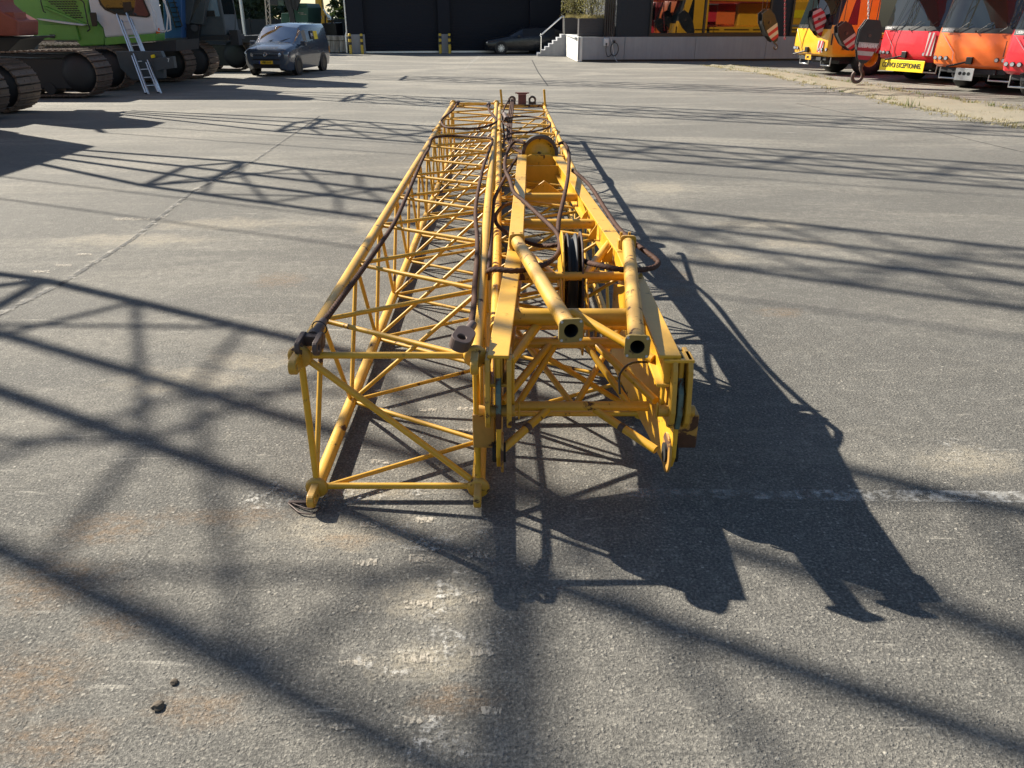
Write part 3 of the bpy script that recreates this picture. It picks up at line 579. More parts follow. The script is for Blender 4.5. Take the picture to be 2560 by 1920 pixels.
rope('wire rope hanging from the right of the tip sheave to the middle sheave', [z1(1800, 800, 1.0), z3(900, 160, 1.0), z3(945, 200, .98), z3(972, 300, .95), z3(965, 480, .93), z3(940, 650, .92), z3(900, 830, .90), z3(862, 1000, .88), z3(850, 1140, .87)], .0150, low=True)
rope('wire rope slanting from beside the tip sheave down between the two booms', [z3(430, 290, .74), z3(360, 390, .72), z3(290, 510, .72), z3(210, 660, .72), z3(155, 790, .74), z3(140, 920, .74), z3(125, 1100, .75), z3(112, 1300, .76), z3(100, 1500, .78), z3(95, 1600, .74)], .0140)
rope('wire rope looping left of the middle beam and under it toward the sheave', [z3(360, 815, .74), z3(260, 850, .74), z3(190, 920, .74), z3(168, 990, .74), z3(195, 1065, .74), z3(300, 1150, .73), z3(400, 1200, .70), z3(490, 1240, .70), z3(620, 1280, .72), z3(760, 1285, .76), z3(860, 1270, .78)], .0142, low=True)
rope('wire rope bulging out over the right beam in a wide loop', [z3(1010, 465, .90), z3(1060, 500, .91), z3(1130, 560, .90), z3(1230, 670, .88), z3(1370, 890, .86), z3(1500, 1080, .86), z3(1640, 1215, .87), z3(1790, 1335, .88), z3(1910, 1425, .87), z3(1945, 1475, .86), z3(1900, 1520, .86), z3(1800, 1542, .87), z3(1680, 1550, .89), z3(1500, 1540, .90), z3(1300, 1500, .88), z3(1180, 1470, .84), z3(1110, 1440, .78)], .0150, low=True)
# wire hitch beside the left boom's foot
wp = [G(u, v, .012) for u, v in [(795, 1268), (770, 1272), (722, 1256), (735, 1270), (752, 1282), (785, 1284), (800, 1270)]]
o = MB().pipe(catmull(wp, .01), .004, 6); o.box(G(745, 1256, .012), (.09, .018, .012)); tag(o.build('wire_hitch', STEELBR), 'small bent wire hitch lying by the foot of the left boom', 'wire')
# clods
for (u, v, s_, lb) in [(434, 1705, .014, 'small dark round clod of dirt on the bare asphalt'), (395, 1765, .020, 'dark dry leaf-like flake lying on the asphalt')]:
    c = G(u, v, s_ * .4); mb = MB(); vs2 = []
    import bmesh
    bm = bmesh.new(); bmesh.ops.create_icosphere(bm, subdivisions=2, radius=s_)
    for q in bm.verts: q.co *= 1 + .5 * mnoise.noise(q.co * 60); q.co.z *= .55
    me = bpy.data.meshes.new('clod'); bm.to_mesh(me); bm.free(); me.materials.append(BARK); o = bpy.data.objects.new('dirt_clod', me); o.location = c; COL.objects.link(o); tag(o, lb, 'dirt')

# ---------------------------------------------------------------- crawler cranes along the left, booms raised over the yard
def endface(px, y0, y1, t=.02):                     # pane on the end of a body: the edge line px at depth y0 swept back to y1
    mb = MB(); A = [Y(u, v, y0) + Vector((t, 0, 0)) for u, v in px]; B = [Vector((q.x, y1, q.z)) for q in A]; n = len(A)
    for i in range(n - 1): mb.prism([A[i], A[i + 1], B[i + 1], B[i]], (-t * 1.6, 0, 0))
    return mb
SHOE = {}
def shoe_mesh(w):
    if w not in SHOE:
        mb = MB(); mb.box((0, 0, 0), (.150, w, .04)); mb.box((.05, 0, .03), (.03, w * .98, .026)); mb.box((-.06, 0, .026), (.016, w * .98, .014)); mb.box((0, -.14, .022), (.05, .03, .012)); mb.box((0, .14, .022), (.05, .03, .012)); SHOE[w] = mb.mesh('track_shoe', TRACK)
        # bolt pockets
    return SHOE[w]
def track(root, yc, tip, L=7.4, r=.60, w=.9):
    fr = MB(); x1 = tip - r - .06; x0 = x1 - L; zc = r + .075
    fr.prism([(x0 - .1, yc - w * .30, zc - .42), (x1 - .1, yc - w * .30, zc - .42), (x1 + .18, yc - w * .30, zc), (x1 - .1, yc - w * .30, zc + .36), (x0 + .4, yc - w * .30, zc + .50), (x0 - .1, yc - w * .30, zc + .3)], (0, w * .6, 0))
    f = fr.build('track_frame', UNDER, root, bev=.03)
    for xx in (x1,):
        MB().lathe((xx, yc, zc), (0, -1, 0), [(-w * .34, .001), (-w * .34, r * .55), (-w * .28, r * .9), (w * .28, r * .9), (w * .36, r * .62), (w * .40, r * .5), (w * .40, .001)], 26).build('idler_wheel', UNDER, f)
    for k in range(5):
        xx = x1 - .9 - k * .55; MB().tube((xx, yc - w * .33, .24), (xx, yc + w * .33, .24), .15, 16).build('track_roller', UNDER, f)
    per = 2 * L + 2 * math.pi * r; n = int(per / .172); me = shoe_mesh(w)
    for i in range(n):
        s = per * i / n
        if s < L: p = (x0 + s, zc + r); a = 0
        elif s < L + math.pi * r: t = (s - L) / r; p = (x1 + math.sin(t) * r, zc + math.cos(t) * r); a = t
        elif s < 2 * L + math.pi * r: p = (x1 - (s - L - math.pi * r), zc - r); a = math.pi
        else: t = (s - 2 * L - math.pi * r) / r; p = (x0 - math.sin(t) * r, zc - math.cos(t) * r); a = math.pi + t
        sag = -.04 * math.sin(min(1, s / L) * math.pi) if s < L else 0
        o = bpy.data.objects.new('track_shoe', me); COL.objects.link(o); child(o, root)
        o.location = (p[0], yc, p[1] + sag); o.rotation_euler = (0, a, 0)
def raised_boom(root, xb, yb, zb, beta, L, w=1.5, d=1.45, mat=YEL, pend=True):
    dr = Vector((math.cos(beta), 0, math.sin(beta))); nrm = Vector((-math.sin(beta), 0, math.cos(beta))); O = Vector((xb, yb, zb)); yv = Vector((0, 1, 0))
    def pt(k, s):
        f = min(1, .30 + s / 4.5) if s < 3.2 else 1
        return O + dr * s + yv * (w / 2 * k[0]) * f + nrm * (d / 2 * k[1]) * f
    K = ((-1, -1), (-1, 1), (1, -1), (1, 1))
    for k in K: bar('boom_chord', pt(k, 3.2), pt(k, L), .066, mat, root); bar('boom_chord', pt(k, 0), pt(k, 3.2), .062, mat, root)
    mb = MB(); nb = int((L - 3.2) / 1.35); st = [3.2 + (L - 3.2) * i / nb for i in range(nb + 1)]
    for i in range(nb):
        m_ = (st[i] + st[i + 1]) / 2
        for a, b in ((K[0], K[1]), (K[2], K[3]), (K[0], K[2]), (K[1], K[3])): mb.tube(pt(a, st[i]), pt(b, m_), .031, 6); mb.tube(pt(b, m_), pt(a, st[i + 1]), .031, 6)
    for a, b in ((0, 1), (2, 3), (0, 2), (1, 3)): mb.tube(pt(K[a], 3.2), pt(K[b], 3.2), .05, 6); mb.tube(pt(K[a], L), pt(K[b], L), .05, 6)
    lc = mb.build('boom_lacing', mat, root); lc['kind'] = 'stuff'
    if pend:
        g = O + Vector((-3.2, 0, 3.6))
        for s_ in (-.55, .55): bar('pendant_rope', g + yv * s_, O + dr * L + yv * s_, .022, ROPE, root, 6)
        bar('luffing_mast', O + Vector((-1.0, -.6, .2)), g + yv * -.5, .07, mat, root); bar('luffing_mast', O + Vector((-1.0, .6, .2)), g + yv * .5, .07, mat, root)
    return O, dr

# far left: rust red crane
c_red = thing('crawler_crane', 'faded red crawler crane at the left edge with long brown tracks', 'crawler crane', (-15, 21.2, 0), group='crawler cranes parked along the left side')
track(c_red, 19.75, -11.5, r=.54); track(c_red, 23.55, -11.5, r=.58)
slab([(-240, -190), (-60, -150), (-22, -4), (-20, 8), (8, 32), (44, 52), (44, 90), (-240, 92)], 19.95, 20.85).build('upper_house', BRICKRED, c_red, bev=.03)
slab([(10, 30), (34, 30), (38, 52), (10, 50)], 20.0, 20.5).build('step_box', BRICKRED, c_red, bev=.01)
slab([(-240, 92), (60, 92), (78, 90), (78, 94), (50, 99), (20, 128), (-240, 130)], 20.1, 21.2).build('turntable_deck', UNDER, c_red, bev=.02)
slab([(42, 99), (86, 98), (86, 124), (46, 126)], 21.2, 21.4).build('grey_locker', GREYP, c_red, bev=.01)
raised_boom(c_red, -13, 22.2, 2.9, R(63), 21, pend=True)
# nearest tracks, at the very edge
c_near = thing('crawler_crane', 'brown crawler tracks at the bottom left, cut off by the frame edge', 'crawler crane', (-15, 16.6, 0), group='crawler cranes parked along the left side')
track(c_near, 18.3, -11.42, r=.54); track(c_near, 14.9, -11.9, r=.53)
MB().box((-15.2, 16.6, 1.9), (5.0, 3.0, .9)).build('turntable_deck', UNDER, c_near, bev=.03); MB().box((-15.6, 16.6, 3.4), (5.4, 3.1, 2.1)).build('upper_house', YELW, c_near, bev=.05)
raised_boom(c_near, -13, 16.8, 2.9, R(71), 21)
c_off = thing('crawler_crane', 'yellow crawler crane outside the frame whose raised boom shadows the near asphalt', 'crawler crane', (-15, 10.5, 0), group='crawler cranes parked along the left side')
track(c_off, 12.3, -11.3); track(c_off, 8.7, -11.3)
MB().box((-15.2, 10.5, 1.9), (5.0, 3.0, .9)).build('turntable_deck', UNDER, c_off, bev=.03); MB().box((-15.6, 10.5, 3.4), (5.4, 3.1, 2.1)).build('upper_house', YELW, c_off, bev=.05)
raised_boom(c_off, -13, 10.5, 2.9, R(71), 22, w=1.75, d=1.9)
MB().box((-11.3, 10.3, 9.2), (.08, 1.9, .08)).build('shadow_bar', YELW, c_off)  # added out-of-view bar, placed to cast a dark band on the near asphalt

# green crane with the white cab
c_g = thing('crawler_crane', 'bright green crawler crane with a pale cab and a ladder leaning on it', 'crawler crane', (-15, 27, 0), group='crawler cranes parked along the left side')
track(c_g, 25.95, -11.78, r=.57, w=.95); track(c_g, 29.2, -11.18, r=.57, w=.95)
yg = 26.5
slab([(-60, -200), (214, -200), (222, 30), (257, 70), (262, 94), (262, 113), (201, 116), (190, 101), (88, 99), (60, 42), (14, 2), (-60, -30)], yg + .12, 29.2).build('upper_house', GREENP, c_g, bev=.04)
slab([(90, 46), (112, 48), (216, 62), (204, 64), (165, 60), (100, 50)], yg - .12, yg + .12).build('hand_ledge', WHITEP, c_g)
slab([(105, 18), (108, 14), (216, 60), (211, 63)], yg + .02, yg + .12).build('hood_edge', GREENP, c_g, bev=.008)
slab([(92, 60), (188, 62), (199, 100), (95, 98)], yg + .04, yg + .12).build('access_door', GREENP, c_g, bev=.012)
slab([(124, 86), (136, 86), (136, 95), (124, 95)], yg, yg + .04).build('door_latch', FRAMEB, c_g)
gr = MB()
for r_ in range(9):
    u0, u1 = 108 + r_ * 9, 186 + r_ * 2.0
    u = u0 + (r_ % 2) * 3.5
    while u < u1:
        v = -3 + r_ * 5.6; q = [Y(u, v, yg + .1), Y(u + 5.2, v + .4, yg + .1), Y(u + 5.4, v + 3.4, yg + .1), Y(u + .4, v + 3.0, yg + .1)]; gr.prism(q, (0, .03, 0)); u += 7.2
gr.build('vent_grille', FRAMEB, c_g)
gp_ = [(100, -20), (101, 2), (108, 31), (116, 33), (112, 20)]
MB().pipe([Y(u, v, yg - .05) for u, v in [(101, -20), (102, 4), (109, 29), (114, 31)]], .018, 6).build('grab_rail', FRAMEB, c_g)
MB().pipe(catmull([Y(u, v, yg - .15) for u, v in [(170, -10), (205, 2), (212, 20), (220, 60), (225, 72), (218, 78)]], .05), .02, 6).build('grab_rail', FRAMEB, c_g)
slab([(223, 33), (226, 31), (238, 31), (240, 35), (243, 62), (240, 66), (230, 66)], yg - .25, yg - .2).build('mirror', FRAMEB, c_g, bev=.01)
cab = slab([(216, -200), (220, 0), (226, 32), (257, 70), (262, 94), (386, 84), (390, 76), (374, 0), (330, -200)], yg - .02, 27.2).build('cab', WHITEP, c_g, bev=.05)
slab([(262, 94), (263, 113), (388, 102), (388, 84), (380, 84)], yg - .05, 27.2).build('cab_skirt', GREENP, c_g, bev=.012)
slab([(240, -120), (243, -8), (250, 12), (262, 25), (288, 36), (366, 44), (374, 41), (375, 36), (362, 6), (352, -20), (325, -120)], yg - .05, yg - .02).build('window_seal', FRAMEB, cab)
slab([(246, -116), (248, -6), (255, 10), (266, 22), (289, 32), (365, 40.5), (371, 38), (371, 34), (358, 6), (348, -20), (322, -116)], yg - .058, yg - .045).build('window_pane', GLASSD, cab)
slab([(306, 6), (326, 4), (330, 26), (310, 30)], yg + .3 - .37, yg - .06).build('seat_back', FRAMEB, cab)
endface([(334, -190), (375, 0), (388, 66), (386, 70)], yg + .1, 27.1).build('front_glass', GLASSC, cab)
MB().pipe([Y(u, v, 26.35) for u, v in [(366, -30), (376, 4), (391, 38), (389, 48), (394, 78), (412, 80), (417, 74), (420, 40), (412, 4), (400, -30)]], .024, 6).build('cab_rail', WHITEP, c_g)
MB().pipe([Y(u, v, 26.35) for u, v in [(398, -20), (417, 18), (424, 40), (427, 74), (418, 78)]], .022, 6).build('cab_rail', WHITEP, c_g)
slab([(389, 72), (396, 70), (398, 83), (391, 84)], 26.55, 26.63).build('reflector', flat('reflector_orange', (.7, .12, .02), .4), c_g)
slab([(262, 113), (330, 110), (440, 100), (440, 128), (200, 128), (201, 117)], 26.6, 28.6).build('turntable_deck', UNDER, c_g)
slab([(288, 128), (402, 128), (408, 143), (410, 196), (330, 200), (300, 170)], 25.25, 25.47).build('track_cover', GREYP, c_g, bev=.02)
bx = slab([(384, 146), (432, 141), (437, 170), (390, 177)], 25.05, 25.25).build('counterweight_box', GREYP, c_g, bev=.01)
text('7', .14, SIGNW, 'number', bx, frame(Y(421, 151, 25.045), (1, 0, 0), (0, 0, 1)))
slab([(376, 138), (384, 136), (386, 144), (378, 146)], 25.15, 25.24).build('valve_cap', SIGNY, c_g, bev=.01)
raised_boom(c_g, -13.2, 28.2, 3.0, R(58.5), 22, pend=False)

# slate grey crane with blue ladder platform
c_s = thing('crawler_crane', 'dark slate grey crawler crane with a large cab, beside the van', 'crawler crane', (-14, 32.5, 0), group='crawler cranes parked along the left side')
track(c_s, 30.75, -10.9, r=.57, w=.95); track(c_s, 34.6, -10.7, r=.57, w=.95)
slab([(400, -120), (452, -120), (455, 96), (412, 98)], 30.0, 31.5).build('platform_panel', BLUEP, c_s, bev=.02)
slab([(405, 96), (455, 94), (455, 103), (405, 104)], 29.9, 31.4).build('step_plate', GREYP, c_s)
for k in range(6): slab([(424 + k * 2.6, 6 + k * 12), (437 + k * 2.6, 5 + k * 12), (437 + k * 2.6, 7.2 + k * 12), (424 + k * 2.6, 8.2 + k * 12)], 29.75, 29.95).build('ladder_rung', FRAMEB, c_s)
for q in ((418, 2, 440, 70), (434, 0, 456, 66)): MB().pipe([Y(q[0], q[1], 29.85), Y(q[2], q[3], 29.85)], .025, 6).build('ladder_rail', FRAMEB, c_s)
slab([(440, -150), (520, -150), (474, 62), (452, 58), (436, 0)], 30.35, 30.9).build('boom_foot_arm', GREYP, c_s, bev=.03)
slab([(524, -150), (540, -150), (507, 63), (474, 58), (486, 30), (500, 2)], 30.3, 30.7).build('boom_foot_arm', GREYP, c_s, bev=.03)
slab([(440, 58), (500, 62), (494, 112), (450, 112)], 30.4, 31.2).build('foot_bracket', UNDER, c_s, bev=.02)
for u in (455, 486): MB().tube(Y(u, 70, 30.25), Y(u, 70, 30.9), .12, 16).build('foot_pin', UNDER, c_s)
cb = slab([(510, -160), (520, -160), (566, 84), (564, 90), (488, 90), (500, 44)], 30.6, 32.1).build('cab', GREYP, c_s, bev=.04)
slab([(512, -60), (530, -60), (549, 41), (506, 43)], 30.56, 30.6).build('window_pane', GLASSC, cb)
endface([(531, -110), (557, 30), (558, 36)], 30.7, 32.0).build('front_glass', GLASSD, cb)
endface([(560, 44), (566, 78), (565, 80)], 30.8, 31.5).build('front_lower_glass', GLASSC, cb)
slab([(514, 27), (535, 26), (538, 41), (516, 42)], 30.52, 30.56).build('seat_back', FRAMEB, cb)
slab([(488, 90), (572, 88), (572, 100), (488, 102)], 30.5, 32.3).build('cab_deck', UNDER, c_s)
MB().pipe(catmull([Y(u, v, 30.8) for u, v in [(572, -30), (584, 12), (588, 40), (588, 72), (584, 76)]], .06), .018, 6).build('cab_rail', GREYP, c_s)
MB().box(Y(589, 90, 30.9) + Vector((0, 0, -.05)), (.3, .4, .5)).build('step_box', UNDER, c_s)
slab([(640, 88), (700, 96), (700, 112), (640, 110), (585, 104), (560, 92)], 33.5, 35.2).build('side_deck', UNDER, c_s, bev=.03)
raised_boom(c_s, -13.0, 35.6, 3.2, R(50), 22, pend=False)

# aluminium ladder against the green crane's cab
ld = thing('ladder', 'aluminium extension ladder leaning against the green crane cab', 'ladder', tuple(G(385, 234)))
A0, A1 = G(366, 235), G(397, 233); B0, B1 = Y(293, 36, 26.18), Y(317, 33, 26.18)
M0 = Vector((.10, 0, 0))
for a, b in ((A0, B0), (A1, B1)):
    MB().beam(a, b, .035, .075, (0, -1, 0)).build('rail', ALU, ld, bev=.004)
    off = Vector((.09, -.05, 0)); MB().beam(a + off, a.lerp(b, .93) + off, .03, .07, (0, -1, 0)).build('rail', ALU, ld, bev=.004)
for k in range(1, 10):
    t = k / 10; bar('rung', A0.lerp(B0, t), A1.lerp(B1, t), .016, ALU, ld, 8)
for a in (A0, A1): MB().box(a + Vector((0, 0, .02)), (.07, .09, .04)).build('foot', RUBBER, ld)

# ---------------------------------------------------------------- dark warehouse with roller doors
def along(o, ang): return lambda s, dpt=0., z=0.: Vector((o[0] + math.cos(ang) * s - math.sin(ang) * dpt, o[1] + math.sin(ang) * s + math.cos(ang) * dpt, z))
FA = R(8); W = along((-9.72, 50.2), FA); MF = Matrix.Rotation(FA, 3, 'Z')
def fbox(mb, s0, s1, d0, d1, z0, z1, F=W, M=MF): mb.box(F((s0 + s1) / 2, (d0 + d1) / 2, (z0 + z1) / 2), (s1 - s0, d1 - d0, z1 - z0), M); return mb
wh = thing('warehouse', 'dark cladded warehouse with two tall roller doors behind the yard', 'building', tuple(W(0)))
piers = [(0, .95), (5.35, 6.05), (10.9, 13.6)]
mb = MB()
for a, b in piers: fbox(mb, a, b, 0, .6, 1.06 if b < 7 else 0, 3.6)
fbox(mb, -.0, 13.6, .6, 14, 0, 3.6); fbox(mb, .95, 10.9, .05, .6, 3.2, 3.6); mb.build('wall', CLADG, wh)
fbox(MB(), -.06, 13.7, -.08, 14.1, 3.6, 3.8).build('roof', FRAMEB, wh)
for a, b in ((.95, 5.35), (6.05, 10.9)):
    d = MB(); z = .12
    while z < 3.2: fbox(d, a, b, .34 + (.012 if int(z / .16) % 2 else 0), .5, z, z + .155); z += .16
    dr_ = d.build('roller_door', CLADG, wh); fbox(MB(), a, b, .30, .5, .02, .12).build('door_seal', ALU, dr_)
for (a, b) in ((.0, .95), (5.35, 6.05)): fbox(MB(), a, b + .02, -.03, .6, 0, 1.06).build('pier_base', CONC, wh, bev=.015)
MB().tube(W(-.06, -.03, 1.2), W(-.06, -.03, 3.6), .045, 10).build('downpipe', ALU, wh); MB().pipe([W(-.06, -.03, 1.2), W(-.13, -.05, 1.0), W(-.13, -.05, .05)], .045, 10).build('downpipe', ALU, wh)
lbls = ['black and yellow bollard at the far left corner of the warehouse', 'black and yellow bollard right of the warehouse corner, beside the first roller door', 'black and yellow bollard between the two roller doors, left one', 'black and yellow bollard between the two roller doors, right one']
for s_, lb in zip((.10, .78, 5.42, 5.98), lbls):
    b_ = thing('bollard', lb, 'bollard', tuple(W(s_, -.28)), group='striped bollards at the warehouse doors'); c = W(s_, -.28)
    MB().lathe(c, (0, 0, 1), [(0, .085), (1.06, .085), (1.10, .07), (1.115, .001)], 18).build('post', BOLY, b_)
    for z0 in (.50, .82): MB().lathe(c, (0, 0, 1), [(z0, .0865), (z0 + .155, .0865)], 18).build('black_band', BOLK, b_)

# ---------------------------------------------------------------- office building on a concrete plinth
PA = R(5.5); Pn = along((3.25, 41.55), PA); MP = Matrix.Rotation(PA, 3, 'Z')
def pbox(mb, s0, s1, d0, d1, z0, z1): return fbox(mb, s0, s1, d0, d1, z0, z1, Pn, MP)
of = thing('office_building', 'charcoal office building with large windows on a grey concrete plinth', 'building', tuple(Pn(0)))
seams = [0, 2.35, 5.95, 9.6, 13.25, 16.9, 20.5, 24.2, 30]
for a, b in zip(seams[:-1], seams[1:]): pbox(MB(), a + .008, b - .008, 0, .22, .10, 1.13).build('plinth_panel', CONC, of, bev=.008)
pbox(MB(), .02, 30, .05, .22, 0, .10).build('plinth_recess', FRAMEB, of)
sd = MB(); sd.prism([(3.25, 41.56, .02), (3.25, 41.56, 1.128), (3.02, 47.4, 1.128), (3.02, 47.4, .02)], (.22, 0, 0)); sd.build('plinth_end', paint('plinth_end_white', (.62, .61, .58), .7, dirt=.12), of)  # end wall has a paler colour than the front panels
for k in range(3): MB().box((3.21 - k * .0, 42.3 + k * 1.2, .92), (.03, .14, .10)).build('wall_light', ALU, of)
fl = MB(); fl.prism([(3.1, 41.8, 1.06), (6.2, 42.1, 1.06), (6.2, 53, 1.06), (2.9, 53, 1.06)], (0, 0, .05)); fl.build('terrace_floor', CONC, of)
mb = MB(); pbox(mb, 1.95, 3.55, .12, 12, 1.13, 7.0); pbox(mb, 3.55, 9.70, .12, 12, 4.6, 7.0); pbox(mb, 9.70, 10.75, .12, 12, 1.13, 7.0); pbox(mb, 10.75, 17.2, .12, 12, 4.6, 7); pbox(mb, 17.2, 30, .12, 12, 1.13, 7); pbox(mb, 3.55, 17.2, .6, 12, 1.0, 4.6)
mb.build('wall', CLADW, of)
for a, b in ((3.55, 9.70), (10.75, 17.2)):
    wf = MB(); pbox(wf, a, b, .02, .16, 1.14, 1.30); pbox(wf, a, a + .10, .02, .16, 1.30, 4.6); pbox(wf, b - .10, b, .02, .16, 1.30, 4.6); pbox(wf, (a + b) / 2 - .36, (a + b) / 2 - .26, .02, .16, 1.30, 4.6)
    w_ = wf.build('window_frame', FRAMEB, of, bev=.01); h_ = (a + b) / 2 - .31
    for p0, p1 in ((a + .1, h_ - .05), (h_ + .05, b - .1)): pbox(MB(), p0, p1, .10, .12, 1.30, 4.6).build('pane', PANE, w_)
for k in range(5): pbox(MB(), 1.35 + k * .11, 1.42 + k * .11, .3, .5, 1.13, 6).build('cladding_fin', FRAMEB, of)
# porch behind the terrace
po = MB(); po.box((4.0, 53.2, 1.9), (4.6, .3, 3.8)); po.build('porch_wall', CLADG, of); MB().box((4.1, 53.0, 2.3), (1.9, .05, 2.3)).build('porch_glass', PANE, of)
# steps
stp = thing('outdoor_steps', 'grey concrete steps with a steel handrail rising beside the plinth', 'steps', (1.45, 47.2, 0))
for k in range(7):
    x0 = 1.42 + k * .222; mb = MB(); mb.box(((x0 + 3.02) / 2, 48.2, .08 + k * .159), (3.02 - x0, 1.9, .157)); mb.build('step', CONC, stp, bev=.006)
hr = MB(); hr.pipe(catmull([(1.62, 47.3, .16), (1.62, 47.3, 1.05), (1.64, 47.3, 1.10), (2.72, 47.3, 1.98), (2.82, 47.3, 2.02), (2.89, 47.3, 1.94), (2.92, 47.3, 1.05)], .03), .035, 10); hr.build('handrail', CHROME, stp)
# planters
def planter(label, x0, x1, y0, y1, z0, h, shrub, seed):
    pl = thing('planter', label, 'planter', ((x0 + x1) / 2, y0, z0), group='wooden planters on the terrace'); n = 6
    for k in range(n): MB().box(((x0 + x1) / 2, (y0 + y1) / 2, z0 + .06 + (k + .5) * (h - .06) / n), (x1 - x0, y1 - y0, (h - .06) / n - .012)).build('board', WOODP, pl, bev=.006)
    MB().box(((x0 + x1) / 2, (y0 + y1) / 2, z0 + h / 2), (x1 - x0 - .03, y1 - y0 - .03, h - .02)).build('liner', FRAMEB, pl)
    for dx in (.25, .75): MB().box((x0 + (x1 - x0) * dx, y0 + .1, z0 + .03), (.12, .1, .06)).build('foot', ALU, pl)
    random.seed(seed); st = MB()
    stems = [Vector((random.uniform(x0 + .3, x1 - .3), (y0 + y1) / 2 + random.uniform(-.2, .2), z0 + h)) for _ in range(7)]; tops = []
    for q in stems:
        t = q + Vector((random.uniform(-.35, .35), random.uniform(-.3, .3), random.uniform(.8, 1.5))); st.pipe([q, q.lerp(t, .5) + Vector((.03, 0, 0)), t], .018, 5); tops.append((q, t))
    sh = thing('shrub', 'leafy shrub growing in the ' + shrub, 'shrub', ((x0 + x1) / 2, (y0 + y1) / 2, z0 + h), group='shrubs in planters'); st.build('stem', BARK, sh)
    lf = MB()
    for k in range(2600):
        q, t = random.choice(tops); c = q.lerp(t, random.uniform(.25, 1.25)) + Vector([random.gauss(0, .22) for _ in range(3)])
        c.x = min(max(c.x, x0 - .12), x1 + .12)
        s_ = random.uniform(.02, .045); a = Vector([random.gauss(0, 1) for _ in range(3)]).normalized(); b = a.orthogonal().normalized(); lf.add([c - a * s_, c + b * s_ * .5, c + a * s_, c - b * s_ * .5], [(0, 1, 2, 3)])
    lf.build('foliage', LEAFO, sh)
    gs = MB()
    for k in range(900):
        x = random.uniform(x0 - .02, x1); y = random.uniform(y0 - .03, y1); l = random.uniform(.12, .3); a = random.uniform(0, 6.28); edge = 1 if x < x0 + .15 else 0
        tip = Vector((x - .18 * edge + random.gauss(0, .06), y + random.gauss(0, .07), z0 + h + l * (.7 - .9 * edge * random.random()))); gs.add([(x - .008, y, z0 + h - .02), (x + .008, y, z0 + h - .02), tip], [(0, 1, 2)])
    gs.build('grass_tuft', GRASSD, sh)
planter('dark board planter with a tall leafy shrub near the plinth corner', 3.33, 4.68, 42.3, 43.2, 1.11, .86, 'front planter by the plinth corner', 4)
planter('shaded dark planter at the back of the terrace behind the steps', 2.95, 4.0, 48.6, 49.6, 1.11, .86, 'shaded rear planter', 5)
# charging point
ev = thing('charging_point', 'white wall charger with a coiled black cable on the concrete plinth', 'charger', tuple(Pn(1.36, -.1, .1)))
pbox(MB(), 1.27, 1.52, -.10, 0, .72, 1.08).build('charger_box', WHITEP, ev, bev=.03)
cq = Pn(1.4, -.11, .82); MB().tube(cq, cq + Vector((0, -.05, 0)), .045, 14).build('socket', FRAMEB, ev)
pts = [Pn(1.4, -.13, .8), Pn(1.39, -.14, .5), Pn(1.5, -.14, .24)]
for k in range(34): a = -2.2 + k * .42; pts.append(Pn(1.80 + .20 * math.cos(a), -.14 - .002 * k, .58 + .30 * math.sin(a)))
MB().pipe(catmull(pts, .03), .018, 7).build('cable', HOSE, ev); pbox(MB(), 1.76, 1.84, -.14, 0, .88, .98).build('cable_hook', FRAMEB, ev)
MB().pipe(catmull([Pn(1.62, -.03, 1.1), Pn(1.70, -.06, .8), Pn(1.80, -.1, .35), Pn(1.95, -.25, .02), Pn(2.05, -.6, .012)], .05), .014, 6).build('grey_lead', ALU, ev)

# ---------------------------------------------------------------- lofted car bodies
def loftbody(root, st, lev_part, mats, names):
    """st: (x, [(halfwidth, z)...]) from nose to tail; lev_part(i, j) tells which part a panel belongs to"""
    rings = []
    for x, lv in st:
        half = [(x, w, z) for w, z in lv]; rings.append(half + [(x, -w, z) for x, w, z in half[::-1][1:]])
    n = len(rings[0]); mbs = {}
    for i in range(len(rings) - 1):
        for j in range(n - 1):
            jj = j if j < len(st[0][1]) - 1 else n - 2 - j; k = lev_part(i, jj); mbs.setdefault(k, MB()).add([rings[i][j], rings[i + 1][j], rings[i + 1][j + 1], rings[i][j + 1]], [(0, 1, 2, 3)])
    mbs['body'].add(rings[0], [tuple(range(n))]); mbs['body'].add(rings[-1][::-1], [tuple(range(n))]); out = {}
    import bmesh
    for k, mb in mbs.items():
        o = mb.build(names[k], mats[k], root)
        bm = bmesh.new(); bm.from_mesh(o.data); bmesh.ops.remove_doubles(bm, verts=bm.verts, dist=.0005); bmesh.ops.recalc_face_normals(bm, faces=bm.faces); bm.to_mesh(o.data); bm.free()
        if k == 'body':
            s_ = o.modifiers.new('bevel', 'BEVEL'); s_.width = .035; s_.segments = 3; s_.limit_method = 'ANGLE'; s_.angle_limit = R(25)
        o.data.polygons.foreach_set('use_smooth', [True] * len(o.data.polygons))
        out[k] = o
    return out
def wheel(root, x, y, r, w, rim=FRAMEB, spokes=5):
    sgn = 1 if y > 0 else -1; c = Vector((x, y, r))
    t = MB().lathe(c, (0, sgn, 0), [(-w, r * .6), (-w, r * .94), (-w * .8, r), (-w * .2, r), (0, r * .94), (0.002, r * .70), (-.02, r * .66)], 32).build('wheel', RUBBER, root)
    MB().lathe(c, (0, sgn, 0), [(-.02, r * .68), (.004, r * .66), (-.01, r * .60), (-.045, r * .56), (-.05, .001)], 28).build('rim', FRAMEB, t)
    sp2 = MB(); 
    for k in range(spokes):
        a = 6.28318 * k / spokes; d = Vector((math.cos(a), 0, math.sin(a))); sp2.beam(c + Vector((0, -.02 * sgn, 0)) + d * r * .08, c + Vector((0, -.015 * sgn, 0)) + d * r * .62, r * .12, .03, (0, 1, 0))
    sp2.tube(c + Vector((0, -.03 * sgn, 0)), c, r * .14, 14); sp2.build('spokes', rim, t); return t
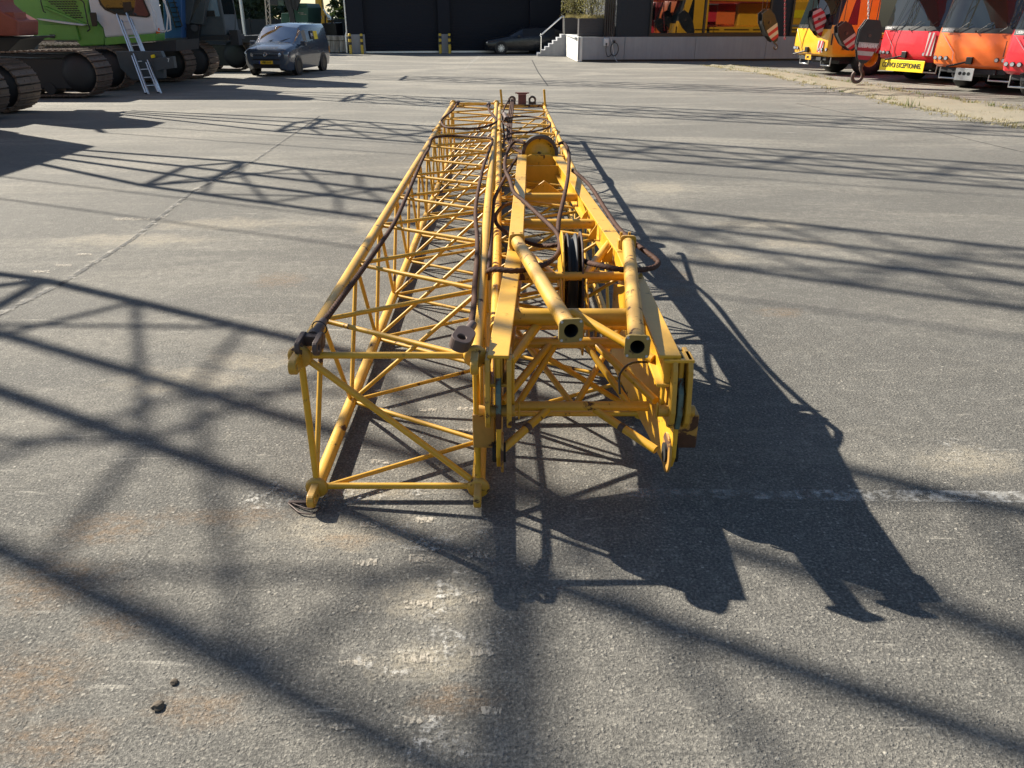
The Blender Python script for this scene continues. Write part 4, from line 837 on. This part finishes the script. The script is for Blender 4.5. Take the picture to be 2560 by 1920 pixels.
van = thing('panel_van', 'blue grey panel van facing the viewer beside the crawler cranes', 'van', (-9.28, 31.55, 0), R(82.5), world=False)
S = [(0.0, [(.50, .30), (.70, .46), (.74, .62), (.74, .78), (.66, .86), (.55, .895), (.40, .915), (0, .925)]),
     (.10, [(.74, .22), (.85, .45), (.87, .65), (.86, .84), (.77, .935), (.66, .965), (.45, .985), (0, 1.0)]),
     (.50, [(.88, .21), (.92, .45), (.92, .68), (.90, .92), (.83, 1.02), (.72, 1.05), (.5, 1.075), (0, 1.09)]),
     (1.02, [(.88, .21), (.92, .45), (.93, .70), (.915, .97), (.87, 1.08), (.76, 1.135), (.62, 1.165), (0, 1.20)]),
     (1.70, [(.88, .21), (.92, .45), (.93, .70), (.925, .99), (.895, 1.11), (.80, 1.54), (.70, 1.66), (0, 1.725)]),
     (2.05, [(.88, .21), (.92, .45), (.93, .70), (.925, 1.0), (.90, 1.12), (.82, 1.60), (.73, 1.765), (0, 1.825)]),
     (2.85, [(.88, .21), (.92, .45), (.93, .70), (.925, 1.0), (.90, 1.12), (.825, 1.62), (.745, 1.785), (0, 1.845)]),
     (4.3, [(.88, .24), (.92, .45), (.93, .70), (.925, 1.0), (.90, 1.12), (.825, 1.62), (.745, 1.78), (0, 1.84)]),
     (4.52, [(.84, .28), (.88, .45), (.89, .70), (.885, 1.0), (.86, 1.12), (.78, 1.58), (.70, 1.72), (0, 1.77)])]
def vpart(i, j):
    if i == 3 and j in (5, 6): return 'glass'
    if i == 4 and j == 4: return 'side'
    return 'body'
vb_ = loftbody(van, S, vpart, {'body': VANP, 'glass': GLASSV, 'side': GLASSV}, {'body': 'body', 'glass': 'windshield', 'side': 'side_window'})
for x in (.86, 3.62):
    for y in (.935, -.935):
        MB().tube((x, y - (.02 if y > 0 else -.02), .345), (x, y + (.004 if y > 0 else -.004), .345), .375, 28).build('wheel_arch', FRAMEB, van); wheel(van, x, y * 1.012, .325, .21, FRAMEB)
for y in (1, -1):
    hl = MB(); hl.prism([(.01, y * .50, .70), (.09, y * .83, .72), (.16, y * .88, .86), (.04, y * .60, .86), (-.005, y * .50, .80)], (-.03, 0, 0)); hl.build('headlight', LAMP, van, bev=.01)
    mr = MB(); mr.box((1.32, y * 1.03, 1.13), (.13, .22, .17)); mr.box((1.36, y * .92, 1.08), (.06, .14, .06)); mr.build('mirror', VANP, van, bev=.035)
    MB().box((2.2, y * .934, .93), (.22, .012, .028)).build('door_handle', FRAMEB, van); MB().box((3.0, y * .930, 1.02), (3.0, .008, .010)).build('side_crease', CHROME if False else VANP, van)
MB().box((-.012, 0, .80), (.03, .95, .012)).build('grille_bar', ALU, van); MB().box((-.012, 0, .74), (.03, 1.0, .012)).build('grille_bar', FRAMEB, van)
MB().box((.0, 0, .37), (.06, 1.05, .15)).build('lower_grille', FRAMEB, van, bev=.01); MB().box((.0, 0, .60), (.03, 1.1, .04)).build('bumper_gap', FRAMEB, van)
npl = MB().box((-.03, 0, .50), (.02, .54, .115)).build('number_plate', PLATEY, van, bev=.003)
MB().box((-.0415, .245, .50), (.003, .045, .11)).build('plate_band', EUBLUE, npl)
text('VSK-11-S', .098, SIGNK, 'plate_lettering', npl, frame((-.043, -.02, .50), (0, -1, 0), (0, 0, 1)), .92, .002)
em = MB(); em.pipe(circle((-.035, 0, .775), Vector((0, 1, 0)), Vector((0, 0, 1)), .068, 24) + [Vector((-.035, .068, .775))], .009, 6)
for a, b in (((-.045, .83), (-.012, .785)), ((.045, .83), (.012, .785)), ((-.06, .79), (-.03, .715)), ((-.03, .715), (0, .775)), ((0, .775), (.03, .715)), ((.03, .715), (.06, .79))): em.tube((-.035, a[0], a[1]), (-.035, b[0], b[1]), .007, 6)
em.build('emblem', CHROME, van)
MB().box((3.05, -.885, 1.38), (.42, .012, .30), Matrix.Rotation(R(-9), 3, 'X')).build('yellow_sticker', SIGNY, van); MB().box((2.66, -.885, 1.40), (.34, .012, .30), Matrix.Rotation(R(-9), 3, 'X')).build('dark_sticker', BLACKP, van)
text('JMC', .15, SIGNW, 'sticker_lettering', van, frame((2.64, -.895, 1.40), (1, 0, 0), (0, .15, 1)), .9, .003)
for y, l in ((.25, .55), (-.2, .6)): MB().tube((1.0, y, 1.205), (1.22, y - l * .6, 1.31), .01, 6).build('wiper', FRAMEB, van)
MB().box((4.50, -.86, .80), (.06, .10, .26)).build('tail_lamp', flat('amber_lens', (.5, .2, .02), .3), van)

car = thing('parked_car', 'black estate car parked in the shade before the roller door', 'car', (-1.64, 50.3, 0), R(6), world=False)
S = [(0.0, [(.50, .28), (.70, .42), (.72, .55), (.68, .66), (.58, .70), (.4, .72), (0, .73)]), (.12, [(.78, .2), (.86, .42), (.88, .6), (.84, .72), (.7, .77), (.5, .79), (0, .80)]), (1.0, [(.86, .19), (.9, .42), (.91, .66), (.88, .82), (.76, .89), (.6, .92), (0, .95)]),
     (1.45, [(.86, .19), (.9, .42), (.91, .68), (.89, .86), (.80, .95), (.66, .99), (0, 1.02)]), (2.2, [(.86, .19), (.9, .42), (.91, .7), (.9, .88), (.86, .97), (.66, 1.36), (0, 1.42)]), (3.1, [(.86, .19), (.9, .42), (.91, .7), (.9, .9), (.87, .99), (.68, 1.40), (0, 1.46)]), (4.1, [(.86, .21), (.9, .42), (.91, .7), (.9, .92), (.86, 1.01), (.66, 1.36), (0, 1.42)]), (4.65, [(.78, .3), (.84, .45), (.85, .7), (.83, .92), (.78, 1.0), (.6, 1.18), (0, 1.22)]), (4.75, [(.7, .35), (.76, .5), (.78, .7), (.76, .88), (.7, .95), (.5, 1.0), (0, 1.02)])]
loftbody(car, S, lambda i, j: 'glass' if (i == 3 and j == 5) else 'side' if (i in (4, 5) and j == 4) else 'body', {'body': CARP, 'glass': FRAMEB, 'side': FRAMEB}, {'body': 'body', 'glass': 'windshield', 'side': 'side_window'})
for x in (.92, 3.75):
    for y in (.915, -.915):
        MB().tube((x, y - (.02 if y > 0 else -.02), .35), (x, y + (.003 if y > 0 else -.003), .35), .375, 28).build('wheel_arch', FRAMEB, car); wheel(car, x, y * 1.012, .335, .2, ALU, 10)
for y in (1, -1): MB().box((.10, y * .70, .64), (.12, .30, .07)).build('headlight', LAMP, car, bev=.01); MB().box((1.95, y * .98, .98), (.12, .18, .12)).build('mirror', CARP, car, bev=.02)

# ---------------------------------------------------------------- beyond the yard on the left
cw = thing('concrete_barrier', 'stained pale concrete block wall behind the van', 'barrier', tuple(G(842, 132)))
yb_ = G(842, 132).y
for k in range(5): slab([(815 + k * 11.2, 102), (825.6 + k * 11.2, 102), (826.0 + k * 11.2, 131), (815.6 + k * 11.2, 131)], yb_, yb_ + .6).build('panel', CONCW, cw, bev=.02)
slab([(814, 89), (869, 90), (870, 101.5), (815, 101)], yb_ - .05, yb_ + .6).build('cap_block', CONCW, cw, bev=.03)
tk = thing('flatbed_truck', 'black flatbed truck rear with stakes behind the concrete barrier', 'truck', (Y(828, 60, 55).x, 55, 0))
slab([(805, 58), (840, 57), (843, 92), (808, 92)], 54, 56).build('body', BLACKP, tk, bev=.04)
for u in (811, 828): slab([(u, 40), (u + 3, 40), (u + 3.4, 60), (u + .4, 60)], 54, 54.12).build('stake', BLACKP, tk)
slab([(805, 90), (846, 90), (846, 122), (805, 122)], 54.4, 55.8).build('chassis', UNDER, tk)
ex = thing('excavator', 'orange yellow excavator with its arm raised behind the van', 'excavator', (Y(805, 60, 58).x, 58, 0))
slab([(785, -60), (795, -60), (806, 22), (820, 45), (823, 58), (808, 60), (800, 36), (788, 12)], 57.5, 58.1).build('arm', CYEL, ex, bev=.04)
slab([(789, 38), (808, 36), (820, 50), (821, 64), (790, 64)], 57.2, 59).build('body', CYEL, ex, bev=.05); slab([(792, 40), (803, 39), (804, 47), (793, 48)], 57.15, 57.2).build('badge', WHITEP, ex)
slab([(786, 64), (824, 64), (824, 124), (786, 124)], 57.2, 59).build('undercarriage', UNDER, ex)
gm = thing('green_machine', 'dark green duty-cycle machine house with black gantry arms', 'crane', (Y(750, 60, 52).x, 52, 0))
slab([(703, 33), (722, 32), (722, 70), (703, 70)], 52, 54).build('side_house', GREEND, gm, bev=.04)
slab([(722, 22), (736, 19), (770, 17), (770, 62), (722, 62)], 51.4, 55).build('machine_house', GREEND, gm, bev=.05); slab([(742, 8), (765, 8), (770, 18), (735, 20)], 51.5, 55).build('roof', GREEND, gm, bev=.03)
for u, v, w in ((752, 31, 14), (757, 34.5, 17)): slab([(u - w / 2, v), (u + w / 2, v + .6), (u + w / 2, v + 2.0), (u - w / 2, v + 1.4)], 51.38, 51.4).build('faded_lettering', CONCW, gm)
slab([(703, 62), (785, 62), (785, 130), (703, 130)], 51.8, 54).build('undercarriage', UNDER, gm)
for a, b in (((705, -40), (726, 24)), ((716, -40), (733, 58)), ((730, -20), (738, 22)), ((752, -30), (737, 24))): MB().beam(Y(*a, 50.8), Y(*b, 50.8), .25, .3).build('gantry_arm', BLACKP, gm)
slab([(666, -30), (692, -30), (694, 14), (668, 12)], 50.2, 51.6).build('counterweight', BLACKP, gm, bev=.05)
lm = thing('lattice_mast', 'slim pale lattice mast standing behind the van roof', 'mast', (Y(672, 60, 48).x, 48, 0))
def mp(u, v): return Y(u, v, 48)
for (a, b) in (((661, -30), (672, 130)), ((671, -30), (681, 130))): bar('chord', mp(*a), mp(*b), .035, CONCW, lm, 8)
for k in range(10): bar('lacing_bar', mp(661 + 1.1 * k + (0 if k % 2 else 10), -20 + k * 14), mp(661 + 1.1 * k + (10 if k % 2 else 0) + 1, -6 + k * 14), .02, CONCW, lm, 6)
sl = thing('lamp_post', 'grey street lamp post rising among the dark trees', 'lamp post', (Y(616, 110, 58).x, 58, 0)); b0 = Vector((Y(616, 110, 58).x, 58, 0))
MB().tube(b0, b0 + Vector((0, 0, 7)), .13, 12, r1=.07).build('pole', ALU, sl); MB().box(b0 + Vector((.4, 0, 7.05)), (1.0, .25, .1)).build('lamp_head', ALU, sl)
fc = thing('mesh_fence', 'dark mesh fence with posts along the tree edge', 'fence', (-22, 61, 0))
for k in range(15):
    x = -34 + k * 1.9; MB().box((x, 61, .95), (.07, .07, 1.9)).build('post', FRAMEB, fc)
    if k < 14: MB().box((x + .95, 61.02, .95), (1.83, .02, 1.75)).build('mesh_panel', flat('fence_screen', (.03, .035, .035), .8) if 'fence_screen' not in MATS and 'fence_screen' not in bpy.data.materials else bpy.data.materials['fence_screen'], fc)
fc2 = thing('mesh_fence', 'dark screen fence low on the left of the warehouse', 'fence', (-13, 66, 0))
for k in range(6): MB().box((-17 + k * 1.5, 66, .75), (1.46, .05, 1.5)).build('mesh_panel', bpy.data.materials['fence_screen'], fc2); MB().box((-17.75 + k * 1.5, 65.95, .85), (.07, .07, 1.9)).build('post', FRAMEB, fc2)
TREE_N = 0
def tree(label, x, y, h, r, base, n, seed, mat=LEAF, ls=.30):
    random.seed(seed); t = thing('tree', label, 'tree', (x, y, 0), group='trees beyond the yard')
    tr = MB(); tr.pipe([(x, y, 0), (x + .1, y, h * .3), (x, y + .1, h * .75)], r * .05 + .05, 7); cl = []
    for k in range(9):
        a = random.uniform(0, 6.283); rr = r * random.uniform(.35, .95); z = random.uniform(base, h * .95); p = Vector((x + math.cos(a) * rr, y + math.sin(a) * rr, z)); tr.pipe([(x, y, z * .6), p], .05, 5)
    tr.build('trunk', BARK, t)
    for k in range(26):
        z = random.uniform(base, h); q = (z - base) / (h - base); rad = r * math.sqrt(max(.05, 1 - (q * 1.1 - .35) ** 2)); a = random.uniform(0, 6.283); rr = rad * random.uniform(.2, 1); cl.append((Vector((x + math.cos(a) * rr, y + math.sin(a) * rr, z)), r * random.uniform(.22, .42)))
    lf = MB()
    for k in range(n):
        c, s_ = random.choice(cl); d = Vector([random.gauss(0, 1) for _ in range(3)]).normalized(); p = c + d * s_ * random.uniform(.4, 1.05); sz = ls * random.uniform(.5, 1.2)
        a = Vector([random.gauss(0, 1) for _ in range(3)]).normalized(); b = a.orthogonal().normalized(); lf.add([p - a * sz, p + b * sz * .6, p + a * sz, p - b * sz * .6], [(0, 1, 2, 3)])
    lf.build('crown', mat, t)
T = [('dense dark tree farthest left, behind the slate grey crane', -33, 66, 12, 5, .6, 5500, 21), ('tall dark tree behind the slate grey crane cab', -27.5, 68, 14, 5, .5, 5500, 22), ('dark tree beside the lamp post', -22.5, 66, 13, 4.6, .4, 5500, 23), ('dark tree behind the pale lattice mast', -20.2, 69, 12, 3.0, .4, 5500, 24), ('dark tree partly behind the green machine', -21.3, 74, 8, 2.6, .3, 5000, 25),
     ('low bushy tree left of the warehouse edge', -16.2, 92, 2.8, 2.6, .2, 3000, 26), ('slender pale tree against the warehouse corner', -15.0, 78, 5.5, 1.3, .4, 2600, 27), ('rounded far tree under the bright sky', -21.5, 120, 3.6, 4.5, .2, 3000, 28)]
for (lb, x, y, h, r, b, n, sd_) in T: tree(lb, x, y, h, r, b, n, sd_)

# ---------------------------------------------------------------- mobile cranes parked on the right
def truck(label, front, heading, paintm, hw, wheels=((-1.75,), (-3.5,), (-5.2,), (-6.9,)), zlow=.74, yellow_side=False, name_strip=True):
    t = thing('mobile_crane', label, 'mobile crane', (front.x, front.y, 0), R(heading), group='mobile cranes parked on the right', world=False)
    lev = [(zlow - .06, -.16, .94), (zlow + .03, -.02, .99), (zlow + .22, .035, 1.0), (1.30, .03, 1.0), (1.64, -.01, .995), (1.78, -.04, .99), (2.90, -.36, .93), (3.05, -.52, .90)]
    half = [(-1.95, 1.0), (-1.10, 1.0), (-.62, 1.0), (-.24, .99), (-.09, .90), (-.03, .68), (.0, .34), (.01, 0)]
    ring = []
    for z, dx, k in lev:
        a = [((x + dx) if i > 1 else x, w * hw * k, z) for i, (x, w) in enumerate(half)]; ring.append(a + [(x, -y, z_) for x, y, z_ in a[::-1][1:]])
    n = len(ring[0]); parts = {}
    for i in range(len(lev) - 1):
        for j in range(n - 1):
            jj = min(j, n - 2 - j); key = 'body'
            if i == 5 and jj >= 4: key = 'windshield'
            elif i == 4 and jj >= 4: key = 'cowl'
            elif i == 5 and jj == 3: key = 'pillar_l' if j < n // 2 else 'pillar_r'
            elif i == 5 and jj == 1: key = 'side_window_l' if j < n // 2 else 'side_window_r'
            parts.setdefault(key, MB()).add([ring[i][j], ring[i][j + 1], ring[i + 1][j + 1], ring[i + 1][j]], [(0, 1, 2, 3)])
    parts['body'].add(ring[0][::-1], [tuple(range(n))]); parts['body'].add(ring[-1], [tuple(range(n))])
    mt = {'body': paintm, 'windshield': GLASSD, 'cowl': FRAMEB, 'pillar_l': FRAMEB, 'pillar_r': FRAMEB, 'side_window_l': GLASSD, 'side_window_r': GLASSD}
    import bmesh
    for k, mb in parts.items():
        o = mb.build({'body': 'cab', 'side_window_l': 'side_window', 'side_window_r': 'side_window', 'pillar_l': 'corner_trim', 'pillar_r': 'corner_trim'}.get(k, k), mt[k], t)
        bm = bmesh.new(); bm.from_mesh(o.data); bmesh.ops.remove_doubles(bm, verts=bm.verts, dist=.0005); bmesh.ops.recalc_face_normals(bm, faces=bm.faces); bm.to_mesh(o.data); bm.free()
        if k == 'body': b = o.modifiers.new('bevel', 'BEVEL'); b.width = .03; b.segments = 3; b.limit_method = 'ANGLE'; b.angle_limit = R(25)
        o.data.polygons.foreach_set('use_smooth', [True] * len(o.data.polygons))
    if name_strip: text('LIEBHERR', .10, SIGNW, 'lettering', t, frame((.035, -hw * .66, 1.715), (0, 1, 0), (-.1, 0, 1)), .85, .002)
    for y0 in (-.55, 0, .55):                                              # wipers
        MB().tube((.03, y0 * hw * .9, 1.68), (.015, y0 * hw * .9 + .36, 1.93), .011, 6).build('wiper', FRAMEB, t)
        MB().tube((.05, y0 * hw * .9, 1.66), (.045, y0 * hw * .9 - .05, 1.70), .022, 6).build('wiper_pivot', FRAMEB, t)
    for s_ in (-1, 1):                                                     # lamps
        for k in range(3):
            x = (.035, .02, -.05)[k]; yy = s_ * hw * (.58 + .145 * k); MB().tube((x - .03, yy, zlow + .20), (x + .018, yy, zlow + .20), .062, 18).build('headlamp_ring', FRAMEB, t); MB().tube((x, yy, zlow + .20), (x + .022, yy, zlow + .20), .05, 18).build('headlamp', LAMP, t)
        MB().prism([(-.15, s_ * hw * 1.0, 1.5), (-.15, s_ * hw * 1.004, 1.1), (-.13, s_ * hw * .985, 1.1), (-.13, s_ * hw * .985, 1.5)], (.03, 0, 0)).build('air_slot', FRAMEB, t)
    MB().pipe([(.0, -hw * .80, 1.62), (.07, -hw * .42, 1.12), (.07, -hw * .40, .86)], .009, 5).build('position_rod', ALU, t)
    tw = MB(); tw.box((.07, 0, zlow + .16), (.10, .18, .20)); tw.tube((.05, 0, zlow + .14), (.30, -.55, zlow - .02), .03, 8); tw.build('tow_coupling', FRAMEB, t, bev=.01)
    for s_ in (-1, 1): MB().pipe([(-.35, s_ * hw * .82, zlow - .08), (-.35, s_ * hw * .82, .36), (-.35, s_ * hw * .35, .36), (-.35, s_ * hw * .35, zlow - .08)], .03, 7).build('step_bar', ALU, t)
    MB().box((-.25, 0, zlow - .14), (.22, hw * 1.1, .14)).build('under_run_bar', UNDER, t, bev=.01)
    ch = MB(); ch.box((-5.6, 0, .92), (10.4, 1.1, .42)); ch.box((-.95, 0, zlow - .12), (1.5, hw * 1.5, .16)); ch.build('chassis', UNDER, t, bev=.02); MB().box((-5.3, 0, .62), (9.0, hw * 1.45, .42)).build('shade_box', UNDER, t, bev=.02)  # last box is an added blocker that darkens the space under the truck
    MB().box((-6.2, 0, 1.30), (8.2, hw * 2, .30)).build('deck', paintm, t, bev=.02)
    for x, in wheels:
        for s_ in (-1, 1):
            c = Vector((x - .2, s_ * (hw - .02), .64)); w = .42
            q = MB().lathe(c, (0, s_, 0), [(-w, .3), (-w, .58), (-w * .85, .64), (-w * .15, .64), (0, .58), (-.01, .36), (-.10, .30), (-.12, .001)], 30).build('wheel', RUBBER, t)
            MB().lathe(c, (0, s_, 0), [(-.03, .36), (-.09, .29), (-.06, .12), (-.02, .10), (-.02, .001)], 24).build('rim', paintm, q)
            MB().box((x - .2, s_ * (hw - .2), 1.31), (1.45, .44, .05)).build('mudguard', FRAMEB, t)
    MB().box((-5.2, hw * .42, 2.1), (2.4, .9, 1.35)).build('operator_cab', paintm, t, bev=.10); MB().box((-5.0, hw * .42 + .455, 2.35), (1.3, .02, .7)).build('operator_window', GLASSD, t)
    MB().box((-7.9, 0, 2.2), (2.6, hw * 1.9, 1.25)).build('counterweight', paintm, t, bev=.05)
    MB().beam((-9.2, -.25, 3.15), (1.6, -.25, 3.35), .85, .85).build('telescopic_boom', paintm, t, bev=.05); MB().beam((1.6, -.25, 3.36), (2.3, -.25, 3.38), .7, .7).build('boom_head', paintm, t, bev=.04)
    return t
Fy, Fr, Fo, Fe = G(2012, 186), G(2250, 207), G(2408, 232), G(2600, 262)
ty = truck('yellow mobile crane, farthest of the row, with red and white marker panels', Fy, 193, CYEL, 1.25, name_strip=False)
tr_ = truck('red mobile crane carrying a yellow sign board under its nose', Fr, 206, REDP, 1.25)
to = truck('orange mobile crane nearest the right edge', Fo, 212, ORANGEP, 1.32)
te = truck('red mobile crane cut off by the right frame edge', Fe, 214, REDP, 1.3)
# marker panels with diagonal stripes on the corner of the nose
def marker(root, o, right, up, w, h, nst=4, name='marker_panel'):
    o, r, u = Vector(o), Vector(right).normalized(), Vector(up).normalized(); nn = r.cross(u); b = MB(); b.prism([o, o + r * w, o + r * w + u * h, o + u * h], nn * .01); pn = b.build(name, SWHT, root)
    for k in range(nst):
        a0 = k / nst; a1 = a0 + .5 / nst; sh = .28
        b = MB(); b.prism([o + r * w * min(1, max(0, a0)) + nn * .011, o + r * w * min(1, a1) + nn * .011, o + r * w * min(1, a1 + sh) + u * h + nn * .011, o + r * w * min(1, a0 + sh) + u * h + nn * .011], nn * .003); b.build('stripe', SREDM, pn)
marker(tr_, (.055, 1.25 * .60, .90), (-.12, 1, 0), (-.05, 0, 1), .26, .70, 2)
marker(ty, (-2.05, 1.27, .80), (-1, 0, 0), (0, 0, 1), 1.0, .45, 4)
marker(ty, (.05, .65, .84), (-.15, 1, 0), (0, 0, 1), .30, .40, 2)
MB().box((.06, .15, .64), (.02, .36, .18)).build('badge_plate', CYEL, ty); text('JMC', .12, SIGNK, 'lettering', ty, frame((.075, .15, .64), (0, 1, 0), (0, 0, 1)), 1, .003)
text('EMC', .17, SIGNK, 'lettering', ty, frame((-.75, -1.262 + 2.524, .98), (-1, 0, 0), (0, 0, 1)), 1, .004); text('EMC', .17, SIGNW, 'lettering', ty, frame((-.85, -1.262, .98), (1, 0, 0), (0, 0, 1)), 1, .004)
sb = MB(); sb.box((.22, .10, .56), (.03, 1.75, .36)); sbo = sb.build('sign_board', SIGNY, tr_, bev=.006); text('CONVOI EXCEPTIONNEL', .22, SIGNK, 'sign_lettering', sbo, frame((.24, .10, .56), (0, 1, 0), (0, 0, 1)), .62, .004)
for y in (-.5, .6): MB().box((.12, y, .60), (.2, .04, .05)).build('sign_bracket', UNDER, tr_)
pl = MB(); pl.box((.10, -.05, .52), (.02, .55, .34)); plo = pl.build('lamp_plate', ALU, to, bev=.005)
for k in (-1, 0, 1): MB().tube((.105, -.05 + k * .13, .54), (.118, -.05 + k * .13, .54), .05, 14).build('plate_hole', FRAMEB, plo)
st_ = MB().box((-1.25, 1.262, 1.62), (.22, .012, .34)).build('yellow_decal', SIGNY, tr_)
# what the office windows mirror: counterweight signs on the yellow crane's far side
MB().box((-7.9, -1.2, 2.2), (.02, .02, .02)).build('rivet', CYEL, ty)
MB().box((-7.4, -1.25 * .95 - .01, 2.15), (1.0, .02, .42)).build('yellow_board', SIGNY, ty); MB().box((-8.45, -1.25 * .95 - .012, 2.15), (.95, .02, .42)).build('black_board', BLACKP, ty)
text('JMCV', .34, SIGNW, 'board_lettering', ty, frame((-8.45, -1.25 * .95 - .026, 2.15), (1, 0, 0), (0, 0, 1)), 1, .006)

# ---------------------------------------------------------------- hook blocks hanging at the crane noses
def hook_block(label, c, tilt, yaw, h, w, striped, hook, plate=BLACKP, lettering=None, rope_top=4.2, smin=0):
    t = thing('hook_block', label, 'hook block', tuple(c), group='hook blocks hanging at the crane noses'); Mr = Matrix.Rotation(yaw, 3, 'Z') @ Matrix.Rotation(tilt, 3, 'Y')
    def q(x, y, z): return Vector(c) + Mr @ Vector((x, y, z))
    outl = [(-w * .28, h / 2), (w * .28, h / 2), (w / 2, h * .26), (w / 2, -h * .05), (w * .28, -h * .40), (w * .12, -h / 2), (-w * .12, -h / 2), (-w * .28, -h * .40), (-w / 2, -h * .05), (-w / 2, h * .26)]
    nrm = Mr @ Vector((0, -1, 0))
    for yo in (-.16, .13): MB().prism([q(x, yo, z) for x, z in outl], Mr @ Vector((0, .03, 0))).build('side_plate', plate, t, bev=.008)
    for xx, zz in ((0, h * .14),): MB().lathe(q(xx, 0, zz), nrm, [(-.11, .05), (-.11, w * .38), (-.07, w * .41), (-.04, w * .34), (0, w * .41), (.04, w * .34), (.07, w * .41), (.11, w * .38), (.11, .05)], 28).build('sheave', UNDER, t)
    MB().tube(q(0, -.20, h * .14), q(0, .20, h * .14), .05, 14).build('axle', STEELBR, t)
    def clip(z0, z1):
        def wid(z):
            P_ = [(h / 2, w * .28), (h * .26, w / 2), (-h * .05, w / 2), (-h * .40, w * .28), (-h / 2, w * .12)]
            for (za, wa), (zb, wb) in zip(P_[:-1], P_[1:]):
                if za >= z >= zb: return wa + (wb - wa) * (za - z) / (za - zb)
            return w * .12
        return [(-wid(z0) + .015, z0), (wid(z0) - .015, z0), (wid(z1) - .015, z1), (-wid(z1) + .015, z1)]
    if striped:
        z = h * .48 if striped > 1 else -h * .02; k = 0; st = h * .115 if striped > 1 else h * .10
        while z - st > -h * .48:
            MB().prism([q(x, -.162, zz) for x, zz in clip(z - st, z)], nrm * .004).build('stripe', (SWHT, SREDM)[k % 2], t); z -= st; k += 1
    MB().prism([q(-w * .46, -.19, h * .22), q(-w * .40, -.19, h * .30), q(-w * .40, -.19, -h * .2), q(-w * .46, -.19, -h * .1)], Mr @ Vector((0, .38, 0))).build('edge_guard', BLACKP, t)
    if lettering: text(lettering, .16, SIGNW, 'lettering', t, frame(q(.02, -.165, -h * .10), Mr @ Vector((1, 0, 0)), Mr @ Vector((0, 0, 1))), .85, .003)
    if hook:
        b = q(0, 0, -h / 2); s_ = hook; path = [b + Mr @ Vector(v) * s_ for v in [(0, 0, .1), (0, 0, -.12), (.02, 0, -.22), (.12, 0, -.36), (.13, 0, -.52), (.04, 0, -.66), (-.10, 0, -.68), (-.20, 0, -.58), (-.22, 0, -.44), (-.17, 0, -.34)]]
        cp = catmull(path, .03 * s_); hm = MB(); nP = len(cp)
        hm.tube(b + Mr @ Vector((0, 0, .05)) * s_, b + Mr @ Vector((0, 0, -.12)) * s_, .10 * s_, 14); hm.pipe(cp, .065 * s_, 10); hm.build('hook', STEELBR if s_ < .9 else UNDER, t)
    tp = q(0, 0, h / 2)
    for dx in (-.12, .12):
        a = q(dx, 0, h * .45); bar('hoist_rope', a, Vector((a.x + random.uniform(-.05, .05), a.y, rope_top)), .014, ROPE, t, 6)
    return t
random.seed(5)
hook_block('large black hook block with one big hook hanging lowest of all', Y(2168, 104, 27.2), R(4), R(-12), 1.28, .70, 1, .85, lettering='LIEBHERR')
hook_block('red and white striped hook block before the yellow cab', Y(2044, 57, 32.2), R(-24), R(10), 1.0, .56, 2, .65)
hook_block('black hook block with striped lower half, left of the big hook', Y(2115, 92, 30.2), R(-36), R(5), 1.05, .56, 1, 0)
hook_block('tilted black hook block hanging before the office window', Y(1922, 66, 36.5), R(-32), R(20), 1.4, .66, 1, .5)
for (u0, v0, u1, v1, y, lb) in [(1963, 0, 1962, 98, 33.6, 'red speckled chain hanging beside the yellow cab'), (2172, 0, 2171, 60, 27.6, 'white wrapped chain above the big hook block')]:
    a, b = Y(u0, v0 - 40, y), Y(u1, v1, y); n = int((a - b).length / .075); t = thing('chain', lb, 'chain', tuple(b))
    for k in range(n):
        c = a.lerp(b, (k + .5) / n); d = Vector((1, 0, 0)) if k % 2 else Vector((0, 1, 0)); pts = [c + d * .028 * math.cos(i / 8 * 6.283) + Vector((0, 0, 1)) * .055 * math.sin(i / 8 * 6.283) for i in range(9)]
        MB().pipe(pts, .013, 5).build('link', SREDM if ('red' in lb and k % 2) else STEELBR if 'red' in lb else SWHT, t)
